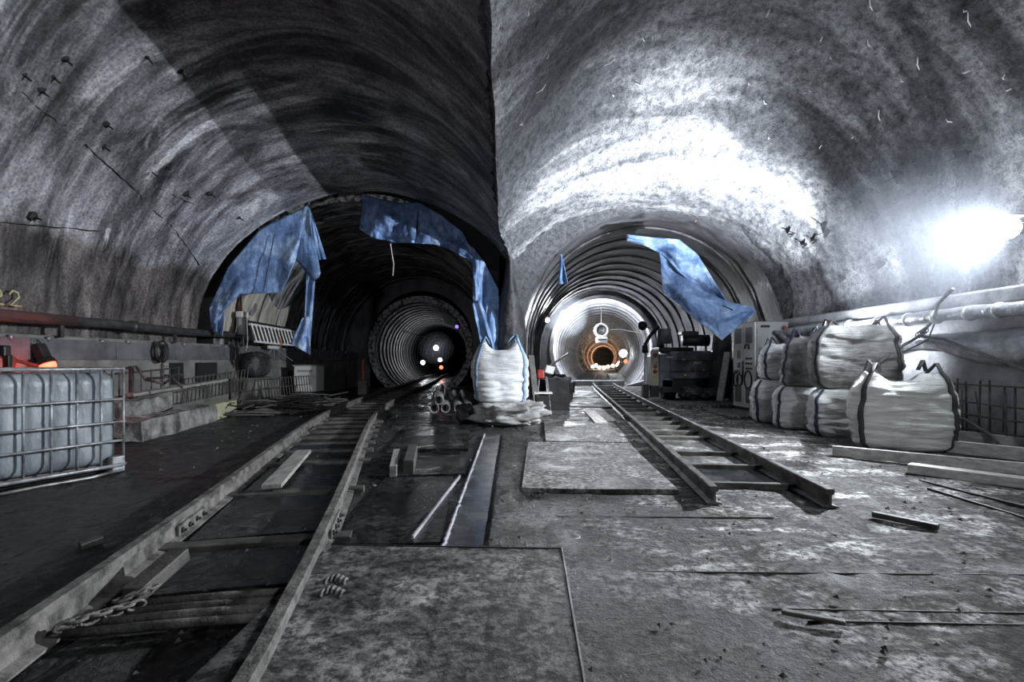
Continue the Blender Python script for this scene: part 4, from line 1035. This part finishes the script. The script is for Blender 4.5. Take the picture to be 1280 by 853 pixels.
# ------------------------------------------------------------------ parked machine in the right tunnel
mc = thing('loader_machine', 'dark blue parked tunnel machine with yellow light post right of the track', 'machine', (4.9, 15, 0))
MB().box((5.15, 15.3, 1.0), (1.35, 1.6, 0.80)).build('body', M['machine'], mc, bevel=0.05)
MB().box((5.15, 14.48, 0.82), (1.32, 0.05, 0.02)).build('seam', M['black'], mc); MB().box((5.15, 14.48, 1.12), (1.32, 0.05, 0.015)).build('seam', M['black'], mc)
MB().box((4.38, 15.2, 0.82), (0.42, 1.3, 0.95)).build('side_tank', M['machine'], mc, bevel=0.04)
MB().box((5.0, 15.3, 0.40), (1.5, 1.5, 0.4)).build('chassis', M['black'], mc, bevel=0.03)
for x in (4.55, 5.75):
    MB().lathe((x-0.16, 14.95, 0.36), (1, 0, 0), [(0, 0), (0, 0.2), (0.0, 0.34), (0.04, 0.36), (0.28, 0.36), (0.32, 0.34), (0.32, 0.0)], 22).build('wheel', M['black'], mc, True)
MB().box((4.05, 14.55, 0.92), (0.22, 0.12, 1.02)).build('light_post', M['yellowish'], mc, bevel=0.02)
for z, m_ in ((1.28, 'red'), (1.12, 'white'), (0.96, 'orange'), (0.82, 'red')):
    MB().lathe((4.05, 14.50, z), (0, -1, 0), [(0, 0.065), (0.03, 0.06), (0.035, 0)], 12).build('tail_lamp', M[m_], mc, True)
MB().box((4.05, 14.57, 0.27), (0.24, 0.14, 0.36)).build('mudguard', M['black'], mc, bevel=0.01)
MB().box((3.83, 14.7, 0.85), (0.07, 0.1, 1.1)).build('step_frame', M['white'], mc, bevel=0.01); MB().box((3.83, 14.72, 0.25), (0.16, 0.2, 0.4)).build('mudguard', M['black'], mc)
MB().lathe((4.45, 15.0, 1.62), (0.0, 0, 1), [(0, 0), (0, 0.2), (0.42, 0.2), (0.44, 0.15), (0.44, 0)], 18).build('air_filter', M['machine'], mc, True)
MB().lathe((5.0, 15.0, 1.72), (1, 0, 0), [(0, 0), (0, 0.17), (0.75, 0.17), (0.75, 0)], 16).build('exhaust', M['black'], mc, True)
MB().box((5.3, 15.4, 1.95), (0.5, 0.4, 0.10)).build('cover', M['black'], mc, bevel=0.02)
MB().box((4.75, 15.2, 1.45), (1.0, 0.8, 0.12)).build('deck', M['black'], mc, bevel=0.02)
MB().tube([(3.84, 14.6, 1.35), (3.80, 14.6, 1.6), (3.95, 14.6, 1.85), (4.2, 14.7, 2.1)], 0.05, 8).build('mirror_arm', M['black'], mc, True)
MB().lathe((3.72, 14.6, 2.12), (0, 0, 1), [(-0.14, 0.0), (-0.1, 0.1), (0, 0.14), (0.1, 0.1), (0.14, 0)], 14).build('mirror', M['black'], mc, True)
MB().tube([(3.72, 14.6, 2.12), (3.95, 14.65, 2.05)], 0.02, 6).build('mirror_bracket', M['black'], mc)
MB().lathe((3.76, 14.5, 1.45), (0, 0, 1), [(-0.12, 0.0), (-0.1, 0.08), (0.1, 0.08), (0.12, 0)], 12).build('mirror', M['black'], mc, True)
for (x, z, ww, hh) in ((5.25, 1.08, 0.22, 0.05), (5.25, 1.04, 0.22, 0.02), (4.86, 1.16, 0.1, 0.05), (5.42, 0.86, 0.05, 0.05), (4.45, 1.22, 0.2, 0.03)):
    MB().box((x, 14.485, z), (ww, 0.02, hh)).build('label_plate', M['white'], mc)
for dx, dz in ((-.05, -.05), (.05, -.05), (-.05, .05), (.05, .05), (0, 0)):
    MB().box((4.90 + dx, 14.485, 0.72 + dz), (0.045, 0.02, 0.045), (0, R(45), 0)).build('emblem', M['orange'] if dx else M['white'], mc)
MB().lathe((5.1, 14.49, 0.86), (0, -1, 0), [(0, 0.06), (0.02, 0.05), (0.022, 0)], 12).build('cap', M['rustpipe'], mc, True)
dct = tag(MB().tube([(5.66, 14.0, 0.11), (5.68, 14.02, 0.8), (5.75, 14.05, 1.5), (5.78, 14.1, 1.95)], [0.29, 0.28, 0.25, 0.22], 18).build('air_duct', M['blackbag'], None, True), 'thick black crumpled duct rising beside the parked machine', 'duct')
tag(lump((4.75, 13.55, 0.09), (0.6, 0.5, 0.36), 'blackbag', 0.2, 2.2, 36, rz=0.2).build('black_bundle', M['blackbag'], None, True), 'left lump of black plastic bundle in front of the parked machine', 'bundle')
tag(lump((5.28, 13.45, 0.09), (0.75, 0.5, 0.32), 'blackbag', 0.2, 2.2, 36, rz=-0.15).build('black_bundle', M['blackbag'], None, True), 'right longer lump of black plastic bundle in front of the parked machine', 'bundle')

# ------------------------------------------------------------------ centre clutter left of the right track
st = thing('work_stand', 'thin-legged work stand with a red and white tool beside the white bag', 'stand', (0.65, 10.4, 0))
for dx, dy in ((-.12, -.1), (.14, -.1), (-.1, .15), (.12, .15)): MB().tube([(0.62 + dx*1.2, 10.4 + dy*1.3, 0.02), (0.62 + dx*0.6, 10.4 + dy*0.6, 0.8)], 0.016, 6).build('leg', M['galv'], st, True)
MB().box((0.63, 10.4, 0.48), (0.36, 0.3, 0.03)).build('shelf', M['white'], st)
MB().box((0.58, 10.4, 0.86), (0.14, 0.2, 0.18)).build('tool', M['red'], st, bevel=0.02); MB().box((0.76, 10.38, 0.95), (0.18, 0.16, 0.16), (0, R(15), 0)).build('tool', M['white'], st, bevel=0.02)
MB().box((0.62, 10.42, 0.22), (0.3, 0.28, 0.42)).build('bin', M['black'], st, bevel=0.02)
for k, (c, s_, rz, m_, lab) in enumerate([
    ((0.95, 11.8, 0.35), (0.5, 0.9, 0.7), 0.2, 'black_shade', 'dark crate against the pillar behind the work stand'),
    ((1.25, 13.6, 0.3), (0.5, 1.1, 0.6), -0.15, 'darksteel', 'dark machine box along the left side of the right tunnel'),
    ((1.45, 15.6, 0.25), (0.6, 1.0, 0.5), 0.1, 'kerb', 'grey rubble block along the left side of the right tunnel'),
    ((1.75, 18.2, 0.2), (0.7, 1.2, 0.4), 0.1, 'darksteel', 'low dark block near the bright lining ring')]):
    chunk('crate', c, s_, rz, m_, lab, 'crate', 0.05)
for k in range(9):
    y = lerp(12.2, 20.0, k/8); x = lerp(1.15, 2.0, k/8) + random.uniform(-.1, .1); z = lerp(0.55, 0.3, k/8)
    chunk('scrap_piece', (x, y, z + random.uniform(-.1, .15)), (random.uniform(.15, .35), random.uniform(.2, .4), random.uniform(.12, .3)), random.uniform(0, 3), random.choice(('kerb_r', 'darksteel', 'greypaint')), 'small piece of scrap piled along the left side of the right tunnel', 'scrap', 0.06, 3)['group'] = 'scrap in the right tunnel'
tag(MB().beam((0.95, 13.6, 0.95), (1.7, 15.5, 1.35), 0.05, 0.04).build('metal_bar', M['galv'], None), 'slanting metal bar above the scrap in the right tunnel', 'bar')
tag(MB().beam((0.55, 11.25, 0.0), (0.42, 11.5, 1.25), 0.14, 0.05).build('leaning_board', M['wetwood'], None), 'narrow dark board leaning against the pillar', 'board')
# threshold and fan in the ring
tag(MB().beam((2.75, 22.6, 0.13), (4.95, 22.6, 0.13), 0.3, 0.22).build('threshold_beam', M['lining'], None, bevel=0.03), 'pale threshold beam across the mouth of the bright lining ring', 'beam')
tag(MB().prism([(5.0, 22.3, 0.02), (6.35, 22.3, 0.02), (6.35, 22.3, 0.75), (5.9, 22.3, 0.3)], (0, 0.45, 0)).build('side_ramp', M['lining'], None, bevel=0.04), 'pale curved kerb piece at the right foot of the bright ring', 'kerb')
fn = thing('tunnel_fan', 'round pale fan unit with a box below hanging in the bright ring', 'fan', tuple(P(752, 420, 24)))
fc = P(752, 413, 24)
MB().hollow(fc + Vector((0, -0.12, 0)), fc + Vector((0, 0.25, 0)), 0.34, 0.10, 28).build('shroud', M['lining'], fn, True)
MB().lathe(fc + Vector((0, 0.1, 0)), (0, -1, 0), [(0, 0.0), (0, 0.2), (0.1, 0.16), (0.12, 0)], 20).build('hub', M['greypaint'], fn, True)
MB().beam(fc + Vector((0, 0, -0.2)), fc + Vector((0, 0, 0.2)), 0.05, 0.03).build('bar', M['darksteel'], fn)
MB().box(fc + Vector((0, 0, -0.46)), (0.5, 0.4, 0.26)).build('box', M['white'], fn, bevel=0.02)
MB().box(fc + Vector((0, -0.21, -0.44)), (0.4, 0.02, 0.05)).build('slot', M['graf'], fn)
MB().tube([fc + Vector((0, 0.1, 0.33)), fc + Vector((0.02, 0.1, 1.15))], 0.02, 6).build('hanger', M['darksteel'], fn)
tag(MB().tube([fc + Vector((0.3, 0, .02)), P(775, 412, 24), P(795, 415.5, 24), P(812, 416, 24)], 0.022, 6).build('strung_cable', M['rope'], None, True), 'pale cable strung from the fan to the right side of the ring', 'cable')

# ------------------------------------------------------------------ lamps in the tunnels
def bulb(px, py, Y, r, m, label, group=None, cat='lamp'):
    c = P(px, py, Y); t = thing('tunnel_lamp', label, cat, tuple(c), group)
    MB().lathe(c, (0, -1, 0), [(-r, 0), (-r*0.7, r*0.7), (0, r), (r*0.7, r*0.7), (r, 0)], 14).build('glass', M[m], t, True)
    MB().lathe(c + Vector((0, r*0.4, 0)), (0, 1, 0), [(0, r*1.05), (r*0.6, r*0.8), (r*0.7, 0)], 14).build('housing', M['darksteel'], t, True)
    return t
bulb(707, 395, 22.35, 0.24, 'lampA', 'dazzling white lamp high on the left of the bright ring')
bulb(684, 400, 20.0, 0.09, 'lampB', 'small white lamp left of the bright ring')
bulb(779, 442, 40.0, 0.30, 'lampB', 'white lamp low on the right inside the right tunnel')
bulb(782, 452, 38.0, 0.14, 'lampR', 'red lamp below the white lamp inside the right tunnel')
for k, (px, py) in enumerate([(741, 458.5), (745, 457), (749, 459.5), (755, 460), (760, 458.5), (766, 457.5), (772, 456.5), (774, 454)]):
    bulb(px, py, 62.0, 0.20, 'lampW', 'small warm lamp in the row deep inside the right tunnel', 'warm lamps deep in the right tunnel')
bulb(545, 435, 34.0, 0.17, 'lampC', 'brightest white lamp hanging in the left tunnel')
bulb(528.5, 453.5, 32.5, 0.14, 'lampC', 'white lamp low on the left inside the left tunnel')
bulb(550, 450, 33.5, 0.13, 'lampC', 'white lamp just above the red one in the left tunnel')
bulb(551.5, 459.5, 33.0, 0.12, 'lampR', 'red lamp on the track in the left tunnel')
bulb(571, 408.5, 26.0, 0.09, 'lampV', 'faint violet lamp high on the right of the left tunnel')
tag(MB().tube([P(505, 414, 24), P(520, 419, 26), P(545, 422, 30), P(556, 419, 33)], 0.03, 6).build('tunnel_cable', M['cable'], None, True), 'sagging cable across the left tunnel above the lamps', 'cable')

# ------------------------------------------------------------------ blue tarpaulins
def sheet(name, label, top, bot, Ys, m='tarp', n=40, k=26, fold=0.06, seed=0, parent=None, sag=0.0):
    def poly(pts, t):
        L = [0]
        for a, b in zip(pts, pts[1:]): L.append(L[-1] + math.hypot(b[0]-a[0], b[1]-a[1]))
        d = t*L[-1]
        for i in range(len(pts)-1):
            if d <= L[i+1] + 1e-9:
                f = (d-L[i])/max(1e-9, L[i+1]-L[i]); return [lerp(pts[i][q], pts[i+1][q], f) for q in range(len(pts[i]))]
        return pts[-1]
    rows = []
    for i in range(n+1):
        t = i/n; a = poly(top, t); b = poly(bot, t)
        rw = []
        for j in range(k+1):
            f = j/k; px, py, Y = [lerp(a[q], b[q], f) for q in range(3)]
            Y += fold*math.sin(t*9 + seed + f*2)*(0.3 + f) + fold*1.6*fbm((t*5 + seed, f*2.2, 0), 1, 3)*(0.25 + f) - sag*math.sin(PI*f)*math.sin(PI*t)
            rw.append(P(px, py, Y))
        rows.append(rw)
    o = MB().quadgrid(rows).build(name, M[m], parent, True, solid=0.012)
    if parent is None: tag(o, label, 'tarpaulin')
    return o
YT = 11.2
tp = thing('blue_tarp', 'large pale blue tarp hanging in a torn triangle at the left of the left tunnel mouth', 'tarpaulin', tuple(P(340, 330, YT)))
tp['label'] = 'large pale blue tarp hanging in a torn triangle left of the left tunnel mouth'
sheet('cloth', '', [(262, 385, 11.0), (285, 335, 11.05), (325, 286, 11.1), (384, 257, 11.15)], [(268, 402, 10.9), (300, 368, 11.0), (352, 366, 11.1), (370, 325, 11.2)], 0, parent=tp, seed=1)
sheet('torn_corner', '', [(370, 325, 11.2), (376, 290, 11.18), (384, 257, 11.15)], [(392, 352, 11.15), (401, 344, 11.1), (388, 262, 11.2)], 0, parent=tp, n=20, seed=2, fold=0.03)
sheet('side_fold', '', [(385, 258, 11.2), (390, 268, 11.25)], [(399, 325, 11.3), (408, 324, 11.35)], 0, parent=tp, n=8, seed=3, fold=0.02)
sheet('hanging_strip', '', [(383, 338, 11.2), (394, 352, 11.2)], [(379, 440, 11.3), (387, 442, 11.25)], 0, parent=tp, n=10, k=40, seed=4, fold=0.05)
sheet('hanging_strip', '', [(378, 398, 11.15), (386, 395, 11.15)], [(363, 430, 11.1), (388, 444, 11.1)], 0, parent=tp, n=10, seed=5, fold=0.04)
sheet('loose_end', '', [(262, 385, 10.95), (283, 371, 11.0)], [(264, 410, 10.9), (278, 421, 10.95)], 0, parent=tp, n=12, seed=6, fold=0.06)
MB().tube([P(384, 257, 11.15), P(388, 246, 11.3), P(396, 243, 11.4)], 0.04, 6).build('knot', M['black'], tp, True)
MB().tube([P(343, 293, 11.05), P(329, 365, 10.95)], 0.012, 6).build('seam', M['strap'], tp)
ct2 = thing('blue_tarp', 'dark blue tarp draped around the crown and right side of the left tunnel mouth', 'tarpaulin', tuple(P(560, 300, YT)))
sheet('crown_cloth', '', [(455, 243, 11.3), (475, 249, 11.2), (500, 254, 11.2), (523, 253, 11.25)], [(449, 286, 11.1), (465, 297, 11.1), (490, 303, 11.1), (519, 304, 11.15)], 0, parent=ct2, seed=7, fold=0.10, sag=0.2)
sheet('shoulder_cloth', '', [(523, 253, 11.25), (550, 268, 11.3), (578, 290, 11.3), (590, 312, 11.3)], [(518, 304, 11.15), (545, 306, 11.2), (570, 316, 11.25), (590, 328, 11.25)], 0, parent=ct2, seed=8, fold=0.09)
sheet('side_cloth', '', [(590, 308, 11.25), (604, 325, 11.2), (623, 362, 11.1)], [(592, 378, 11.2), (606, 436, 11.1), (625, 440, 11.05)], 0, parent=ct2, seed=9, fold=0.10, k=40)
sheet('gathered_tail', '', [(590, 380, 11.05), (600, 374, 11.0)], [(603, 440, 10.95), (624, 438, 10.95)], 0, parent=ct2, n=14, k=30, seed=10, fold=0.08)
MB().tube([P(488, 305, 11.1), P(492, 330, 11.1), P(491, 345, 11.1)], 0.012, 5).build('loose_string', M['rope'], ct2)
rt_ = thing('blue_tarp', 'pale blue tarp slung across the right shoulder of the right tunnel mouth', 'tarpaulin', tuple(P(860, 350, 11.2)))
sheet('upper_cloth', '', [(783, 293, 11.2), (815, 297, 11.15), (848, 299, 11.1), (872, 318, 11.05), (895, 355, 11.0), (910, 378, 10.95)], [(784, 301, 11.2), (808, 308, 11.2), (830, 320, 11.15), (850, 342, 11.1), (880, 366, 11.05), (910, 382, 11.0)], 0, parent=rt_, seed=11, fold=0.07)
sheet('lower_cloth', '', [(824, 316, 11.15), (845, 335, 11.1), (880, 364, 11.05), (912, 378, 10.95), (943, 384, 10.9)], [(829, 367, 11.1), (850, 384, 11.05), (880, 407, 11.0), (903, 425, 10.95), (943, 392, 10.9)], 0, parent=rt_, seed=12, fold=0.07, sag=0.12)
MB().tube([P(829, 367, 11.08), P(866, 396, 11.0), P(903, 425, 10.93)], 0.014, 6).build('hem', M['rope'], rt_)
MB().beam(P(903, 382, 10.86), P(916, 388, 10.84), 0.05, 0.02).build('tear', M['graf'], rt_)
tag(sheet('tarp_scrap', '', [(700, 318, 11.2), (702, 318, 11.2)], [(698, 356, 11.2), (710, 354, 11.15)], 0, n=8, k=20, seed=13, fold=0.05), 'small blue scrap of tarp hanging left in the right tunnel mouth', 'tarpaulin')

def hit_left(px, py):
    d = Vector(((px-640)/F, 1, (HOR-py)/F)); Y = 2.0
    while Y < 11:
        p = Vector((0, 0, CH)) + d*Y
        xl, z0, a, b, tm = leftvault(Y); cth = 1 - (p.x - xl)/a
        zz = -1 if (p.x < xl or abs(cth) > 1) else z0 + b*math.sqrt(1 - cth*cth)
        if p.z > zz: return p
        Y += 0.02
    return p
for pts in ([(22, 112), (50, 138), (85, 160)], [(105, 180), (122, 196), (150, 222), (172, 240), (176, 250)], [(190, 262), (215, 285), (235, 312), (250, 335)], [(0, 278), (40, 282), (85, 285), (130, 290)], [(190, 232), (215, 243), (245, 257)]):
    q = [hit_left(*p_) + (Vector((-2.8, hit_left(*p_).y, 2.2)) - hit_left(*p_)).normalized()*0.03 for p_ in pts]; q2 = []
    for a, b in zip(q, q[1:]):
        for k in range(6): q2.append(a.lerp(b, k/6) + Vector((random.uniform(-.012, .012), 0, random.uniform(-.012, .012))))
    MB().tube(q2, [random.uniform(0.003, 0.013) for _ in q2], 5).build('joint', M['graf'], wall_left, True)
for (px, py, r_) in ((28, 92, .07), (80, 72, .05), (65, 95, .05), (50, 112, .05), (132, 154, .06), (128, 182, .04), (205, 206, .06), (188, 214, .035), (231, 242, .07), (262, 241, .06), (298, 271, .05), (225, 88, .06), (40, 270, .06), (183, 70, .03)):
    p = hit_left(px, py); inw = (Vector((-2.8, p.y, 2.2)) - p).normalized()
    rows = []
    for q in range(4):
        rows.append([p + inw*(0.03 + 0.006*q) + (inw.orthogonal().normalized()*math.cos(2*PI*k/9) + inw.cross(inw.orthogonal().normalized())*math.sin(2*PI*k/9))*r_*(1-q*0.3)*(1 + 0.5*noise.noise(p*5 + Vector((k, q, 0)))) for k in range(9)])
    MB().quadgrid(rows, closed_u=True).build('bolt_hole', M['graf'], wall_left)
    MB().tube([p - inw*0.05, p + inw*0.10 + Vector((0.03, 0, -.03))], 0.012, 5).build('bolt_end', M['black'], wall_left)

# ------------------------------------------------------------------ marks and debris
def wallstroke(pts): MB().tube([(-6.70 + 0.0*z, y, z) for y, z in pts], 0.014, 5).build('paint_mark', M['mark'], wall_left, True)
yb = 6.78
wallstroke([(yb - 0.30, 1.86), (yb - 0.30, 2.08)])
for o_ in (-0.20, 0.04):
    wallstroke([(yb+o_, 2.02), (yb+o_+.05, 2.08), (yb+o_+.12, 2.06), (yb+o_+.14, 2.0), (yb+o_+.02, 1.88), (yb+o_+.17, 1.88)])
rnd = random.Random(5)
mb = MB()
for k in range(420):
    y = 1.4 + rnd.random()**1.8*9; x = rnd.uniform(-0.75, 0.95)*y
    if not -5 < x < 5: continue
    r_ = rnd.uniform(0.004, 0.018)*(1 + 0.1*y); b = len(mb.v)
    for d in ((1,0,0),(-.8,.5,0),(-.3,-.9,0),(0,0,.8)):
        mb.v.append((x + d[0]*r_*rnd.uniform(.6, 1.4), y + d[1]*r_*rnd.uniform(.6, 1.4), 0.02 + d[2]*r_))
    mb.f += [(b, b+1, b+3), (b+1, b+2, b+3), (b+2, b, b+3), (b, b+2, b+1)]
o = mb.build('floor_crumbs', M['stone'], None); tag(o, 'crumbs of dried mud and grit scattered over the floor', 'debris'); o['kind'] = 'stuff'

# thin haze volumes; those in the tunnels are added for lamp glow
def haze(c, rad, dens, label):
    c = Vector(c)
    rows = [[c + Vector((rad[0]*math.sin(PI*i/16)*math.cos(2*PI*k/32), rad[1]*math.sin(PI*i/16)*math.sin(2*PI*k/32), rad[2]*math.cos(PI*i/16))) for k in range(32)] for i in range(17)]
    o = MB().quadgrid(rows, closed_u=True).build('glow_haze', None, None)
    hm = bpy.data.materials.new('glow_haze'); hm.use_nodes = True; nt = hm.node_tree; nt.nodes.remove(nt.nodes['Principled BSDF'])
    v = nt.nodes.new('ShaderNodeVolumeScatter'); v.inputs['Density'].default_value = dens; v.inputs['Color'].default_value = (0.82, 0.88, 1, 1); v.inputs['Anisotropy'].default_value = 0.3
    nt.links.new(v.outputs[0], nt.nodes['Material Output'].inputs['Volume']); o.data.materials.append(hm)
    tag(o, label, 'haze'); o['kind'] = 'stuff'
haze(LAMP_A + Vector((-0.35, -0.25, 0)), (1.9, 1.9, 1.55), 0.016, 'thin grey dust haze hanging in the air around the wall flood lamp')
haze((2.31, 21.95, 3.04), (0.95, 0.6, 0.95), 0.10, 'thin haze added for the glow around the lamp of the bright ring')
haze((-4.98, 33.6, 1.92), (1.2, 0.8, 1.1), 0.03, 'thin haze added for the glow around the brightest lamp in the left tunnel')
